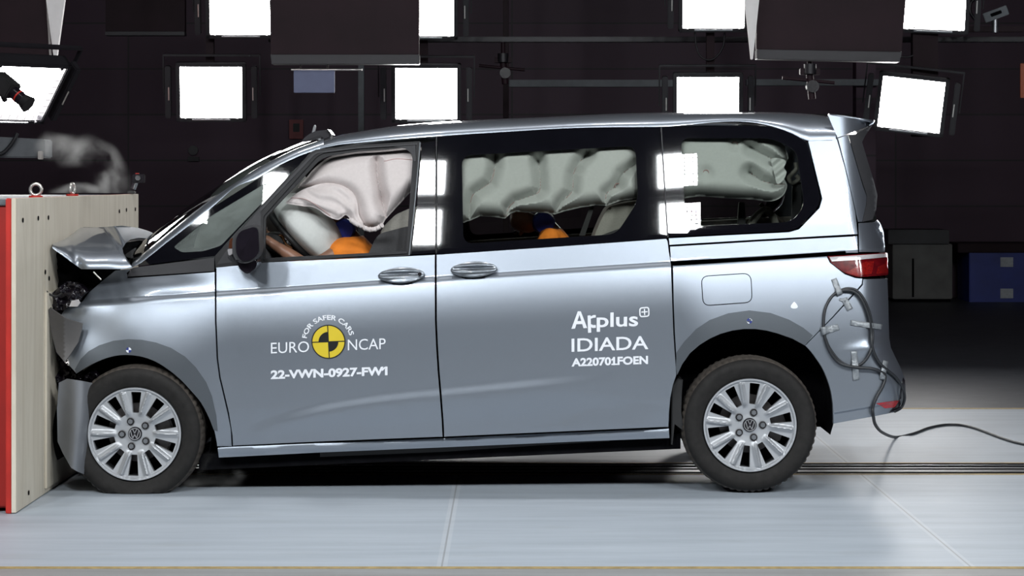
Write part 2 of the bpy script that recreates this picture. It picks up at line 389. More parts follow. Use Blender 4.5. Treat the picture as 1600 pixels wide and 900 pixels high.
# ------------------------------------------------------------------ the hall
def floor_mat():
    m, t, b = nt('painted_concrete'); N, L = t.nodes.new, t.links.new
    tc = N('ShaderNodeTexCoord'); sp = N('ShaderNodeSeparateXYZ'); L(tc.outputs['Object'], sp.inputs[0])
    def noise_(scale, stretch, det=5):
        mp = N('ShaderNodeMapping'); mp.inputs['Scale'].default_value = stretch; L(tc.outputs['Object'], mp.inputs[0])
        n = N('ShaderNodeTexNoise'); n.inputs['Scale'].default_value = scale; n.inputs['Detail'].default_value = det; L(mp.outputs[0], n.inputs['Vector']); return n.outputs[0]
    def math_(op, a, b_=None, c=None):
        n = N('ShaderNodeMath'); n.operation = op
        for i, v in enumerate((a, b_, c)):
            if v is None: continue
            if isinstance(v, (int, float)): n.inputs[i].default_value = v
            else: L(v, n.inputs[i])
        return n.outputs[0]
    def ramp(v, a, c0, bb, c1):
        r = N('ShaderNodeValToRGB'); e = r.color_ramp.elements; e[0].position = a; e[1].position = bb; e[0].color = c0 + (1,); e[1].color = c1 + (1,); L(v, r.inputs[0]); return r.outputs[0]
    def mixc(f, a, c):
        x = N('ShaderNodeMix'); x.data_type = 'RGBA'
        for i, v in ((0, f), (6, a), (7, c)):
            if isinstance(v, tuple): x.inputs[i].default_value = v + (1,)
            elif isinstance(v, (int, float)): x.inputs[i].default_value = v
            else: L(v, x.inputs[i])
        return x.outputs[2]
    streak = noise_(1.6, (.5, 5, 1)); fine = noise_(9, (.6, 6, 1))
    base = ramp(streak, .32, (.335, .378, .43), .72, (.41, .458, .515))
    scuff = ramp(fine, .66, (0, 0, 0), .74, (1, 1, 1))
    base = mixc(math_('MULTIPLY', scuff, .22), base, (.60, .63, .66))
    dirt = ramp(noise_(2.2, (1, 1.6, 1)), .60, (0, 0, 0), .85, (1, 1, 1))
    base = mixc(math_('MULTIPLY', dirt, .35), base, (.27, .275, .27))
    # slab joints across the lane: a ground line with a dusty rim
    for x0, wd in ((-.289, .022), (1.886, .02)):
        ax = math_('ABSOLUTE', math_('SUBTRACT', sp.outputs[0], x0))
        j = math_('LESS_THAN', ax, wd); base = mixc(math_('MULTIPLY', j, math_('MULTIPLY', fine, .45)), base, (.62, .64, .66))
        k = math_('LESS_THAN', ax, .004); base = mixc(math_('MULTIPLY', k, .5), base, (.16, .16, .16))
    # darker paint before the near line; lamp falloff painted in beyond the far one
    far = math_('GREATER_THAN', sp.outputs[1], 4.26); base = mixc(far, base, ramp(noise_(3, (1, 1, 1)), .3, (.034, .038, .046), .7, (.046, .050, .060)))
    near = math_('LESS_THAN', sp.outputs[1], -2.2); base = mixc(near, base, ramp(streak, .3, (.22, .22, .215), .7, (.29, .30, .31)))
    L(base, b.inputs['Base Color'])
    L(math_('ADD', .40, math_('MULTIPLY', fine, .22)), b.inputs['Roughness']); b.inputs['Specular IOR Level'].default_value = .5
    bp = N('ShaderNodeBump'); bp.inputs['Strength'].default_value = .12; bp.inputs['Distance'].default_value = .004; L(streak, bp.inputs['Height']); L(bp.outputs[0], b.inputs['Normal'])
    return m
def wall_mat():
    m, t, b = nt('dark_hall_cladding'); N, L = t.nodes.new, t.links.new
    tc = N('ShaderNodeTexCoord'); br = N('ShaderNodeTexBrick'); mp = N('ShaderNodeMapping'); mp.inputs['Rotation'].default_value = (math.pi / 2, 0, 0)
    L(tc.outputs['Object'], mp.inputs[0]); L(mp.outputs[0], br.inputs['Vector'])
    br.inputs['Color1'].default_value = (.040, .015, .033, 1); br.inputs['Color2'].default_value = (.049, .019, .041, 1); br.inputs['Mortar'].default_value = (.014, .010, .014, 1)  # purple flare haze is mixed into the cladding colour
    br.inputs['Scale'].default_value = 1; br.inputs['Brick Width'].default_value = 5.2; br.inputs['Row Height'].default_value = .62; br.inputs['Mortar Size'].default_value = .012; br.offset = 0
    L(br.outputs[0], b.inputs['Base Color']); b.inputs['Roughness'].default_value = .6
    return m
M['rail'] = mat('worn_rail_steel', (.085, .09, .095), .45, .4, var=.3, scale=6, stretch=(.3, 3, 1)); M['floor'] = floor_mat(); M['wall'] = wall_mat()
X0, X1, Y0, Y1, ZT = -9.0, 11.0, -14.0, 19.0, 8.0
def quad(name, pts, m): return struct(mesh(name, pts, [tuple(range(len(pts)))], m))
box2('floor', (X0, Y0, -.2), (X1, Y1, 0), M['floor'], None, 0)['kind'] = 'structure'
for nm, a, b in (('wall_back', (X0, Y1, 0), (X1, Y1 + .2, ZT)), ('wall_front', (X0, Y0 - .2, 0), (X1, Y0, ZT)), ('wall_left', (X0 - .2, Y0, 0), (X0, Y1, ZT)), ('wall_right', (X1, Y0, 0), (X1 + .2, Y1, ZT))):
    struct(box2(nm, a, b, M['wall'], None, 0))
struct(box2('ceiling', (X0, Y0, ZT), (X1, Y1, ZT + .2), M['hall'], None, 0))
# painted lane lines and the tow rail set in the lane
XL, XR = -2.3, X1 - .05
def strip(n, x0, x1, y0, y1, z0, z1, m): return struct(box2('trim_%d' % n, (x0, y0, z0), (x1, y1, z1), m, None, 0))
strip(1, X0, X1, -2.20, -2.155, 0, .002, M['yellow']); strip(2, XL, XR, 4.20, 4.26, 0, .002, M['yellow'])
strip(3, XL, XR, 1.20, 1.245, 0, .002, M['yellow']); strip(4, XL, XR, .725, .765, 0, .002, M['yellow'])
strip(5, XL, XR, .765, 1.20, 0, .0015, M['rail'])
for i, (a, b) in enumerate(((1.04, 1.19), (.93, .965), (.775, .82))): strip(6 + i, XL, XR, a, b, .0015, .004, M['void'])
strip(9, XL, XR, 1.085, 1.10, .004, .007, M['steel'])
# ------------------------------------------------------------------ floodlights
def dup(root, loc=None, rot=None, label=None, group=None):
    r = root.copy(); COL.objects.link(r)
    if loc is not None: r.location = loc
    if rot is not None: r.rotation_euler = rot
    if label: r['label'] = label
    if group: r['group'] = group
    for ch in list(root.children):
        c = ch.copy(); COL.objects.link(c); c.parent = r
        for g in list(ch.children):
            d = g.copy(); COL.objects.link(d); d.parent = c
    return r
def make_lamp(name, w_, h_, lens, label, group, wire=.003):
    """local frame: lens faces -y; x right, z up"""
    t = thing(name, label, 'floodlight', (0, 0, 0), group)
    bm = bmesh.new(); fr = .035
    box_bm(bm, (0, .09, 0), (w_, .10, h_), bev=.02)
    for s in (-1, 1):
        box_bm(bm, (s * (w_ / 2 + fr / 2), .03, 0), (fr, .12, h_ + 2 * fr), bev=.006); box_bm(bm, (0, .03, s * (h_ / 2 + fr / 2)), (w_ + 2 * fr, .12, fr), bev=.006)
    bmobj('housing', bm, M['lamp_body'], t)
    mesh('lens', [(-w_/2, .035, -h_/2), (w_/2, .035, -h_/2), (w_/2, .035, h_/2), (-w_/2, .035, h_/2)], [(0, 1, 2, 3)], lens, t)
    bm = bmesh.new()
    for k in range(1, 9): box_bm(bm, (-w_/2 + w_ * k / 9, -.012, 0), (wire, .003, h_))
    for k in range(1, 8): box_bm(bm, (0, -.012, -h_/2 + h_ * k / 8), (w_, .003, wire))
    bmobj('wire_guard', bm, M['hall'], t)
    for s in (-1, 1):
        bm = bmesh.new(); box_bm(bm, (s * (w_/2 + .105), .02, 0), (.05, .10, h_ * 1.02), bev=.008); bmobj('side_plate', bm, M['lamp_body'], t)
        bm = bmesh.new(); box_bm(bm, (s * (w_/2 + .095), -.045, -.01), (.010, .012, h_ * .26), bev=.003); bmobj('handle', bm, M['zinc'], t)
        for z in (-1, 1): cyl('clip', (s * w_ * .42, -.045, z * (h_ / 2 + .012)), (s * w_ * .42, .0, z * (h_ / 2 + .012)), .012, M['lamp_body'], t, n=8)
    bm = bmesh.new(); box_bm(bm, (0, -.04, -h_/2 - .014), (w_ * .62, .010, .012), bev=.002); bmobj('bottom_bar', bm, M['steel'], t)
    bm = bmesh.new()
    for s in (-1, 1): box_bm(bm, (s * (w_/2 + .15), .10, h_ * .30), (.012, .04, h_ * .8), bev=.003)
    box_bm(bm, (0, .10, h_ * .70), (w_ + .31, .04, .02), bev=.003); bmobj('yoke', bm, M['lamp_body'], t)
    return t
def aim(loc, target):
    d = (Vector(target) - Vector(loc)).normalized()
    return (math.asin(d.z), 0, math.atan2(d.x, -d.y) if False else math.atan2(d.x, -d.y))
def aim_e(loc, target, roll=0):
    d = (Vector(target) - Vector(loc)).normalized()          # local -y should point along d
    yaw = math.atan2(d.x, -d.y); pitch = math.atan2(-d.z, math.hypot(d.x, d.y))
    return (Matrix.Rotation(yaw, 4, 'Z') @ Matrix.Rotation(pitch, 4, 'X') @ Matrix.Rotation(roll, 4, 'Y')).to_euler()
YB = 8.0
lens_b = emat('lit_lens_over_track', (1, .985, .97), L_BACK); lens_f = emat('lit_lens_camera_rig', (.95, .985, 1), L_FRONT); lens_t = emat('lit_lens_overhead', (1, .985, .97), L_TOP)
sb = F / (D + YB)
back = [((330, 144), .1, 'square lit floodlight alone above the dashboard end of the bonnet, lower row', 0),
        ((376, 14), .1, 'lit floodlight of the upper row directly over the low lamp above the bonnet', 0),
        ((666, 146), .1, 'lit floodlight just above the van roof over the front door pillar', 0),
        ((661, 16), .1, 'lit floodlight of the upper row half covered by the hanging panel beside the grey board', 0),
        ((1106, 160), .1, 'lit floodlight cut off at the bottom by the van roof over the sliding door', 0),
        ((1115, 4), .1, 'lit floodlight of the upper row beside the white wedge over the sliding door', 0),
        ((1424, 163), .1, 'lit floodlight leaning sideways behind the rear spoiler, lower row', .12),
        ((1460, 6), .1, 'lit floodlight of the upper row beyond the tailgate', .05)]
lw, lh = 96 / sb, 80 / sb
LB = make_lamp('floodlight', lw, lh, lens_b, '', 'floodlights on the rig behind the van')
first = True; tgt = (0, 1.0, .6)
for (px, py), _, lab, roll in back:
    loc = P(px, py, YB); e = aim_e(loc, (loc.x * .72 if px < 1400 else loc.x * .35, -4.0, .4), roll)
    if first: LB.location = loc; LB.rotation_euler = e; LB['label'] = lab; first = False
    else: dup(LB, loc, e, lab)
# big tilted floodlight by the barrier, nearer
YN = 4.5; sn = F / (D + YN)
loc = P(25, 143, YN); ax = Vector((.707, .707, 0)); az = Vector((.5, -.5, .8)).normalized(); ay = az.cross(ax); e = Matrix((ax, ay, az)).transposed().to_euler()
LN = make_lamp('floodlight', .60, .48, emat('lit_lens_by_barrier', (1, .985, .97), L_BACK), 'tilted floodlight above the red barrier with a camera in front of it', 'floodlights on the rig behind the van')
LN.location = loc; LN.rotation_euler = e
for px in (331, 663, 1108, 1440):
    a = P(px, 200, YB + .3); o = wd = .11 if px == 1440 else .035; o = box2('lamp_mast', (a.x - wd, YB + (.11 if px == 1440 else .16), 1.97 if px == 1440 else 2.15), (a.x + wd, YB + .22, ZT), M['hall']); tag(o, 'dark mast behind the pair of floodlights over the ' + {331: 'bonnet', 663: 'front door', 1108: 'sliding door', 1440: 'tailgate'}[px], 'mast', 'masts that carry the floodlights')
# rig behind the camera: inner columns mirrored in the windows, outermost added for brightness
LF = make_lamp('floodlight', 0.54, .46, lens_f, 'floodlight on the near rig, inner ones mirrored in van windows, outermost added for brightness', 'floodlights on the near rig', .010)
first = True
for row, (yy, zz) in enumerate(((-6.8, 5.74), (-6.75, 4.92))):
    for xx in (-6.4, -3.75, -1.48, 2.02, 4.6, 6.9):
        if row and xx < -6: continue
        loc = (xx, yy, zz); e = aim_e(loc, (xx * .55, .2, .5))
        if first: LF.location = loc; LF.rotation_euler = e; first = False
        else: dup(LF, loc, e)
LT = make_lamp('floodlight', .56, .50, lens_t, 'unseen square floodlight over the track, put in for its light', 'floodlights over the track')  # unseen overhead row, put in for the light it gives
first = True
for xx, yy in ((-3.2, .9), (-1.2, .9), (.8, .9), (2.8, .9)):
    loc = (xx, yy, 6.6); e = aim_e(loc, (xx, yy - .35, 0))
    if first: LT.location = loc; LT.rotation_euler = e; first = False
    else: dup(LT, loc, e)
# ------------------------------------------------------------------ rig parts, hanging panels, things along the back of the hall
def slab_at(name, outline, y, th, m, parent=None, bev=.004): return slab(name, outline, y, y + th, m, parent, bev)
def panel(outline, lip, y, label):
    t = thing('overhead_baffle', label, 'panel', P(sum(p[0] for p in outline) / len(outline), outline[2][1], y), 'dark panels hung over the track')
    slab_at('panel_body', outline, y, .10, M['hall'], t, .004)
    slab_at('bottom_lip', lip, y - .03, .16, M['lamp_body'], t, .004)
    return t
panel([(421, -60), (655, -60), (655, 86), (424, 86)], [(424, 86), (656, 86), (656, 101), (426, 101)], 6.6, 'dark hanging panel between the two upper lamps above the windscreen')
panel([(1181, -60), (1419, -60), (1407, 82), (1181, 78)], [(1181, 78), (1407, 82), (1403, 98), (1181, 93)], 6.6, 'dark hanging panel with a slanted side above the rear quarter window')
panel([(-40, -60), (70, -60), (79, 88), (-40, 88)], [(-40, 88), (79, 88), (84, 95), (-40, 95)], 6.4, 'black hanging panel in the corner above the red barrier')
panel([(166, -60), (290, -60), (290, 50), (166, 50)], [(166, 50), (290, 50), (290, 56), (166, 56)], 12.0, 'faint far panel with a thin pale edge beside the upper lamps')
def wedge(outline, label):
    o = slab_at('white_wedge', outline, 6.3, .05, M['white'], None, .003); tag(o, label, 'reflector', 'white wedges hung by the panels'); return o
wedge([(69, -30), (106, -30), (89, 93), (85, 93)], 'narrow white wedge pointing down at the tilted floodlight by the barrier')
wedge([(1160, -30), (1189, -30), (1176, 93), (1173, 93)], 'narrow white wedge pointing down over the sliding door')
def beam_obj(name, x0, x1, py0, py1, y, m, label, cat, th=.12):
    o = slab_at(name, [(x0, py0), (x1, py0), (x1, py1), (x0, py1)], y, th, m); tag(o, label, cat); return o
BEAMS = [beam_obj('rail', 795, 1052, 125, 136, 13.0, M['beam'], 'dim pale rail running behind the lamps over the sliding door', 'rail'),
         beam_obj('rail', 1166, 1372, 124, 134, 13.0, M['beam'], 'dim pale rail running behind the hanging panel over the rear window', 'rail')]
for o in BEAMS: o['group'] = 'pale rails at the back of the hall'
beam_obj('truss_bar', 420, 1600, 58, 66, 9.2, M['lamp_body'], 'long dark bar that carries the upper lamps', 'truss')
beam_obj('pole', 560, 569, 60, 493, 15.0, M['beam'], 'slim grey upright pole behind the lamps above the front door', 'pole', .08)
for n_, (x0, x1) in enumerate(((786, 795), (1335, 1366))):
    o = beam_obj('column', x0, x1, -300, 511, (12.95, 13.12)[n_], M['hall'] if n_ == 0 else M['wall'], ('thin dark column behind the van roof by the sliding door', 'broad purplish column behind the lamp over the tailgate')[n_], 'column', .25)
t = thing('hanging_board', 'small plain blue grey board hanging under the dark panel', 'board', P(491, 145, 6.66))
slab_at('board_sheet', [(459, 110), (523, 110), (523, 145), (459, 145)], 6.66, .02, M['sheet'], t); cyl('top_rod', P(455, 109, 6.67), P(566, 109, 6.67), .008, M['zinc'], t)
for x in (470, 512): cyl('hanger', P(x, 110, 6.67), P(x, 100, 6.67), .006, M['hall'], t)
o = slab_at('orange_board', [(1594, 99), (1640, 99), (1640, 153), (1594, 153)], 9.0, .03, M['orange_sign']); tag(o, 'orange board cut off by the frame edge beyond the lamps', 'board')
t = thing('wall_sign', 'dim red fire sign on the back wall above the windscreen', 'sign', P(463, 217, 18.96), 'small signs on the back wall')
slab_at('plate', [(452, 187), (474, 187), (474, 217), (452, 217)], 18.93, .03, M['redsign'], t, .002); slab_at('pictogram', [(458, 193), (468, 193), (468, 206), (458, 206)], 18.92, .01, M['grey_trim'], t, 0)
t = thing('wall_sign', 'dim dark sign with a round mark on the back wall above the bonnet', 'sign', P(302, 252, 18.96), 'small signs on the back wall')
slab_at('plate', [(294, 245), (311, 245), (311, 252), (294, 252)], 18.93, .03, M['grey_trim'], t, .002); slab_at('roundel', [(302 + 7.5 * math.cos(a * .3927), 235 + 7.5 * math.sin(a * .3927)) for a in range(16)], 18.93, .03, M['dash'], t, 0)
# pale beam with a draped cable behind the barrier
t = thing('beam', 'pale grey beam behind the barrier under the tilted floodlight', 'beam', P(30, 247, 7.0))
slab_at('beam_body', [(-60, 211), (76, 218), (76, 247), (-60, 246)], 7.0, .3, M['beam'], t, .01); slab_at('end_bracket', [(60, 236), (67, 236), (67, 249), (60, 249)], 6.96, .05, M['zinc'], t, .004)
o = tube('cable', [P(x, y, 6.95) for x, y in ((-20, 242), (2, 240), (14, 230), (23, 217), (27, 208))], .016, M['cable']); tag(o, 'short dark cable draped over the pale beam', 'cable')
# blue cabinet, grey cabinets
yb = 17.9
t = thing('cabinet', 'dark blue cabinet with two pale labels far behind the tailgate', 'cabinet', P(1560, 472, yb), 'cabinets along the back of the hall')
slab_at('body', [(1505, 392), (1700, 392), (1700, 473), (1505, 473)], yb, .8, M['cabinet'], t, .01)
slab_at('lid', [(1486, 379), (1705, 379), (1705, 393), (1486, 393)], yb - .04, .9, M['hall'], t, .008)
for y in (402, 451): slab_at('label_card', [(1563, y), (1583, y), (1583, y + 15), (1563, y + 15)], yb - .012, .012, M['label'], t, .001)
t = thing('cabinet', 'low grey cabinet with a dark slot beside the blue one', 'cabinet', P(1430, 472, yb), 'cabinets along the back of the hall')
slab_at('body', [(1388, 380), (1480, 380), (1480, 465), (1388, 465)], yb, .7, M['grey_box'], t, .01); slab_at('plinth', [(1390, 464), (1478, 464), (1478, 472), (1390, 472)], yb + .02, .6, M['void'], t, 0); slab_at('top_board', [(1380, 358), (1474, 358), (1474, 380), (1380, 380)], yb - .05, .8, M['dash'], t, .008)
slab_at('slot', [(1425, 404), (1428, 404), (1428, 464), (1425, 464)], yb - .012, .02, M['void'], t, 0)
# high speed cameras and brackets
def cam_rig(px, py, y, k, label, tilt=0, lens_dir=(.3, -.9, -.35), kind='camera', base=None):
    c = P(px, py, y); t = thing('camera', label, 'camera', base or c, 'high speed cameras on the rig')
    d = Vector(lens_dir).normalized(); q = d.to_track_quat('-Y', 'Z').to_matrix()
    bm = bmesh.new(); box_bm(bm, c, (.12 * k, .16 * k, .11 * k), q, .008 * k); bmobj('camera_body', bm, M['black'], t)
    a = c + d * .08 * k; cyl('lens', a, a + d * .09 * k, .042 * k, M['gloss'], t); cyl('lens_ring', a + d * .045 * k, a + d * .055 * k, .0445 * k, M['redlip'], t)
    l = cyl('lens_hood', a + d * .09 * k, a + d * .14 * k, .043 * k, M['black'], t, .058 * k)
    u = q @ Vector((0, 0, 1)); cyl('mount', c - u * .05 * k, c - u * .05 * k + Vector((0, .12 * k, -.05 * k)), .018 * k, M['lamp_body'], t)
    return t
cam_rig(7, 133, 3.9, 1.05, 'black camera with a red ringed lens in front of the tilted floodlight', 0, (.72, -.25, -.55))
def clamp(px, py, y, label, top):
    t = thing('camera_clamp', label, 'clamp', P(px, py, y), 'dark clamps hanging from the rig')
    c = P(px, py, y); cyl('hanger', c, P(px, top, y), .02, M['hall'], t); box('bracket', c, (.16, .08, .05), M['hall'], t); cyl('knob', c + Vector((0, -.03, -.02)), c + Vector((0, -.03, .06)), .05, M['lamp_body'], t)
    cyl('arm', c + Vector((0, 0, -.02)), c + Vector((.02, 0, -.22)), .03, M['hall'], t); cyl('ball_head', c + Vector((.02, -.06, -.12)), c + Vector((.02, .03, -.12)), .05, M['gloss'], t)
    cyl('tie_rod', c + Vector((-.22, 0, -.05)), c + Vector((.2, 0, -.09)), .014, M['hall'], t); return t
clamp(1265, 112, 6.68, 'dark camera clamp hanging under the panel over the rear window', 96); clamp(786, 94, 9.25, 'dark camera clamp beside the lamp over the front seats', 60)
t = thing('equipment', 'dark equipment with a tilted pale plate in the corner beyond the upper lamp', 'equipment', P(1555, 48, 8.4))
c = P(1556, 22, 8.4)
box('plate', c, (.22, .02, .085), M['beam'], t, Matrix.Rotation(-.35, 3, 'Y')); box('plate_slot', c + Vector((0, -.014, .004)), (.10, .012, .03), M['void'], t, Matrix.Rotation(-.35, 3, 'Y'))
cyl('post', c + Vector((0, .03, -.04)), c + Vector((0, .03, -.16)), .03, M['steel'], t); box('crossbar', c + Vector((0, .05, -.13)), (.5, .06, .05), M['hall'], t)
tube('hose', [c + Vector(v) for v in ((-.15, .03, -.08), (-.22, .03, .02), (-.2, .03, .12), (-.08, .03, .14))], .014, M['lamp_body'], t)
for i, (pts, lab) in enumerate((([(1085, 42), (1088, 72), (1095, 88), (1108, 94), (1120, 88), (1130, 72), (1133, 42)], 'thin grey cable looping under the upper lamp over the sliding door'), ([(1405, 88), (1418, 89), (1432, 84), (1446, 72), (1448, 44)], 'thin grey cable beside the slanted panel'))):
    o = tube('lamp_cable', [P(x, y, 8.12) for x, y in pts], .008, M['lamp_body']); tag(o, lab, 'cable', 'loose lamp cables')
# ------------------------------------------------------------------ crash barrier
bx = -2.363
T = thing('crash_barrier', 'red crash barrier block faced with pale plywood that the van has hit', 'barrier', (bx - .6, 1.06, 0))
yn, yf_, zt = -.69, 2.81, 1.503
box2('steel_block', (bx - 2.2, yn + .06, .02), (bx - .05, yf_, zt - .035), M['red'], T, .008)
box2('top_plate', (bx - 2.2, yn + .05, zt - .035), (bx - .05, yf_, zt - .005), M['beam'], T, .004)
box2('front_flange', (bx - .050, yn, 0.0), (bx - .022, yf_, zt), M['redlip'], T, .004)
def ply_mat():
    m, t, b = nt('birch_plywood'); N, L = t.nodes.new, t.links.new
    tc = N('ShaderNodeTexCoord'); mp = N('ShaderNodeMapping'); mp.inputs['Scale'].default_value = (1, 3.0, .45); L(tc.outputs['Object'], mp.inputs[0])
    n = N('ShaderNodeTexNoise'); n.inputs['Scale'].default_value = 3; n.inputs['Detail'].default_value = 7; n.inputs['Distortion'].default_value = 1.2; L(mp.outputs[0], n.inputs['Vector'])
    r = N('ShaderNodeValToRGB'); e = r.color_ramp.elements; e[0].position = .3; e[0].color = (.56, .505, .41, 1); e[1].position = .72; e[1].color = (.70, .65, .55, 1); L(n.outputs[0], r.inputs[0])
    L(r.outputs[0], b.inputs['Base Color']); b.inputs['Roughness'].default_value = .6; return m
M['ply'] = ply_mat()
ys = (800 - 68.5); yseam = F / ((800 - 68.5) / 2.363) - D
box2('plywood_sheet', (bx - .022, yn, .004), (bx, yseam - .002, zt), M['ply'], T, .002)
box2('plywood_sheet', (bx - .022, yseam + .002, .004), (bx, yf_, zt), M['ply'], T, .002)
box2('plywood_strip', (bx, yseam + .02, .03), (bx + .012, yf_ - .05, 1.02), M['ply'], T, .002)
for px, py in ((35, 344), (59, 341), (75, 340), (186, 330), (197, 328), (211, 327), (44, 770), (76, 435), (70, 425)):
    yy = F / ((800 - px) / 2.363) - D; zz = CZ - (py - HY) / (F / (D + yy))
    cyl('screw_head', (bx + .002, yy, zz), (bx + .0045, yy, zz), .012, M['void'], T, n=10)
def eye(px, py, y, r, rot):
    base = P(px, py, y); base.z = zt - .012
    cyl('eye_bolt_base', base, base + Vector((0, 0, .018)), .036, M['redlip'], T)
    bm = bmesh.new(); R_, r_ = r, r * .30
    for i in range(28):
        for j in range(10):
            a, b_ = 2 * math.pi * i / 28, 2 * math.pi * j / 10
            v = Vector(((R_ + r_ * math.cos(b_)) * math.cos(a), r_ * math.sin(b_), (R_ + r_ * math.cos(b_)) * math.sin(a)))
            bm.verts.new(Matrix.Rotation(rot, 3, 'Z') @ v + base + Vector((0, 0, .012 + R_ + r_)))
    bm.verts.ensure_lookup_table()
    for i in range(28):
        for j in range(10): bm.faces.new([bm.verts[k] for k in (i*10+j, ((i+1) % 28)*10+j, ((i+1) % 28)*10+(j+1) % 10, i*10+(j+1) % 10)])
    bmobj('lifting_eye', bm, M['zinc'], T, 60)
eye(56, 308, .35, .029, .05); eye(113, 305, 1.75, .029, 1.35)
t = thing('action_camera', 'small action camera clamped to the far top corner of the plywood', 'camera', P(216, 302, 2.6))
c = P(217, 279, 2.6)
box('camera_body', c, (.075, .05, .055), M['gloss'], t); cyl('lens', c + Vector((.0, -.024, .004)), c + Vector((.0, -.04, .004)), .016, M['chrome'], t); box('red_button', c + Vector((-.01, 0, .030)), (.03, .02, .008), M['redlip'], t)
cyl('ball_joint', c + Vector((-.02, 0, -.025)), c + Vector((-.035, 0, -.065)), .018, M['chrome'], t); cb = Vector((c.x, c.y, zt)); box2('clamp', (bx - .03, c.y - .03, zt + .001), (bx + .015, c.y + .03, zt + .02), M['black'], t)
# ------------------------------------------------------------------ the van
VAN = thing('van', 'crashed silver van with a crumpled nose against the plywood barrier', 'van', (-.3, YC, 0))
farch = lambda r, a0, a1, n=24: arc_pts(AF[:2], r, a0, a1, n)
F_IN = [(339, 698), (334, 672), (326.6, 653), (314, 629), (298, 610), (281, 592), (261, 576), (243, 565), (224, 558), (205, 555), (187, 555), (168, 559), (149, 566.5), (133, 575), (119, 584)]
R_IN = [(1301, 662), (1301, 631), (1298, 612), (1293, 595), (1286, 578), (1278, 565), (1268, 551), (1258, 540), (1238, 529), (1215, 521), (1198, 516.5), (1180, 514), (1162, 514), (1144, 516.5), (1126, 521.5), (1109, 529), (1093, 539), (1078, 552), (1066, 569), (1058, 586)]
# --- front fender
fend = [(180, 422), (207, 419.5), (198, 427), (199, 434), (336, 424.5), (336.5, 500), (339, 560), (343, 590), (349, 615), (356, 645), (361, 670), (362.5, 698)] + curve(F_IN, 3) + [(108, 572), (102, 545), (97, 515), (95, 492), (103, 479), (128, 471), (139, 456), (160, 438)]
def crumple(x, y):
    k = 1 - sst(120, 235, x)
    return k * (.005 * np.sin((x * .9 + y * .55) / 13) * (1 - sst(500, 540, y)) + .004 * np.sin((y - x * .4) / 14)) - .020 * np.exp(-(((x - 255) / 60) ** 2 + ((y - 447) / 16) ** 2)) + .012 * np.exp(-(((x - 175) / 26) ** 2 + ((y - 446) / 18) ** 2))
FEN = patch('front_fender', fend, M['silver'], VAN, gap=.8, mirror=True, offf=crumple, step=6, flange=.03)
arch_m = mat('satin_grey_arch', (.105, .118, .135), .45, .55, .15, var=.03, scale=300)  # darker, duller grey for a band laid over the arch edges
patch('wheel_arch_band', curve(F_IN[1:], 3) + [(117, 577), (126, 561), (138, 549), (155, 539.5), (177, 532.5), (200, 530), (222, 531), (243, 535), (267, 543.5), (289, 557), (306, 574), (322, 597), (331, 619), (338, 650), (340, 674)], arch_m, VAN, off=-.003, mirror=True, step=5, flange=.004, offf=crumple)
# --- black sail trim below the front quarter window
sail = rnd([(197, 433, 3), (206, 418, 4), (335, 402, 0), (335, 424, 0)], 2)
patch('sail_trim', sail, M['grey_trim'], VAN, off=-.006, gap=.4, mirror=True)
# --- front door skin
door = [(337.5, 417.5), (423, 409), (640, 399.5), (680, 397.5), (680, 430), (680.3, 500), (682, 540), (684.5, 580), (688, 620), (691, 660), (692, 683), (600, 686.5), (500, 690.5), (363.5, 697), (362.5, 680), (357, 645), (350, 615), (344, 590), (340, 560), (337.5, 500)]
DOOR = patch('front_door', door, M['silver'], VAN, gap=.8, mirror=True, step=7, flange=.03)
# --- sliding door skin
slid = [(681.5, 397.5), (860, 385.5), (1041, 372.5), (1043.5, 376), (1046, 395), (1049, 413), (1051, 470), (1053, 522), (1057.5, 586), (1052, 602), (1048, 622), (1046, 645), (1045, 667.5), (693.5, 683), (692.5, 660), (689.5, 620), (686, 580), (683.5, 540), (681.8, 500), (681.5, 430)]
SLID = patch('sliding_door', slid, M['silver'], VAN, gap=.8, mirror=True, step=7, flange=.03)
# --- sill
def sill_y(x, y):
    t = np.clip((y - (699 - (x - 340) * .0425)) / 15, 0, 1); return flank(x, y * 0 + 684, .0) * 0 + .010 + .018 * np.abs(t - .35) ** 1.3
sill = [(340, 700), (363, 698.5), (500, 692.5), (692, 685), (880, 676.5), (1045, 669.5), (1046, 684.5), (900, 690), (692, 699), (500, 707), (342, 715)]
patch('sill', sill, M['silver'], VAN, yf=sill_y, mirror=True, step=5, flange=.05)
patch('sill_lip', [(500, 706), (692, 698.5), (840, 692), (953, 687.5), (952, 689.5), (840, 696), (692, 706), (560, 711.5), (500, 714)], M['black'], VAN, yf=lambda x, y: x * 0 + .07, mirror=True, step=8, flange=.05)
# --- rear quarter: lower panel, rail cover panel, upper D pillar
SEAM = [(1347, 444), (1340, 452), (1302.5, 494), (1258, 540)]
lowq = [(1051, 415), (1170, 407.5), (1292, 400), (1297, 410), (1320, 428), (1337, 434), (1348, 435)] + SEAM[:-1] + curve(R_IN[7:], 3) + [(1054, 522), (1052, 470)]
QUA = patch('rear_quarter_panel', lowq, M['silver'], VAN, gap=.7, mirror=True, step=6, flange=.03)
patch('rail_cover', [(1046.5, 385), (1190, 376.5), (1340, 368.5), (1341, 395), (1322, 395.5), (1321, 392.5), (1190, 401.5), (1048, 408.5)], M['silver'], VAN, gap=.6, mirror=True, off=.0, step=7)
WIN_R = [(1033, 198.5), (1200, 196, 14), (1233, 206.5, 14), (1261, 221.5, 9), (1282.5, 310, 9), (1278, 324, 8), (1247, 357, 9), (1233, 361, 12), (1120, 366.5), (1044, 370.5)]
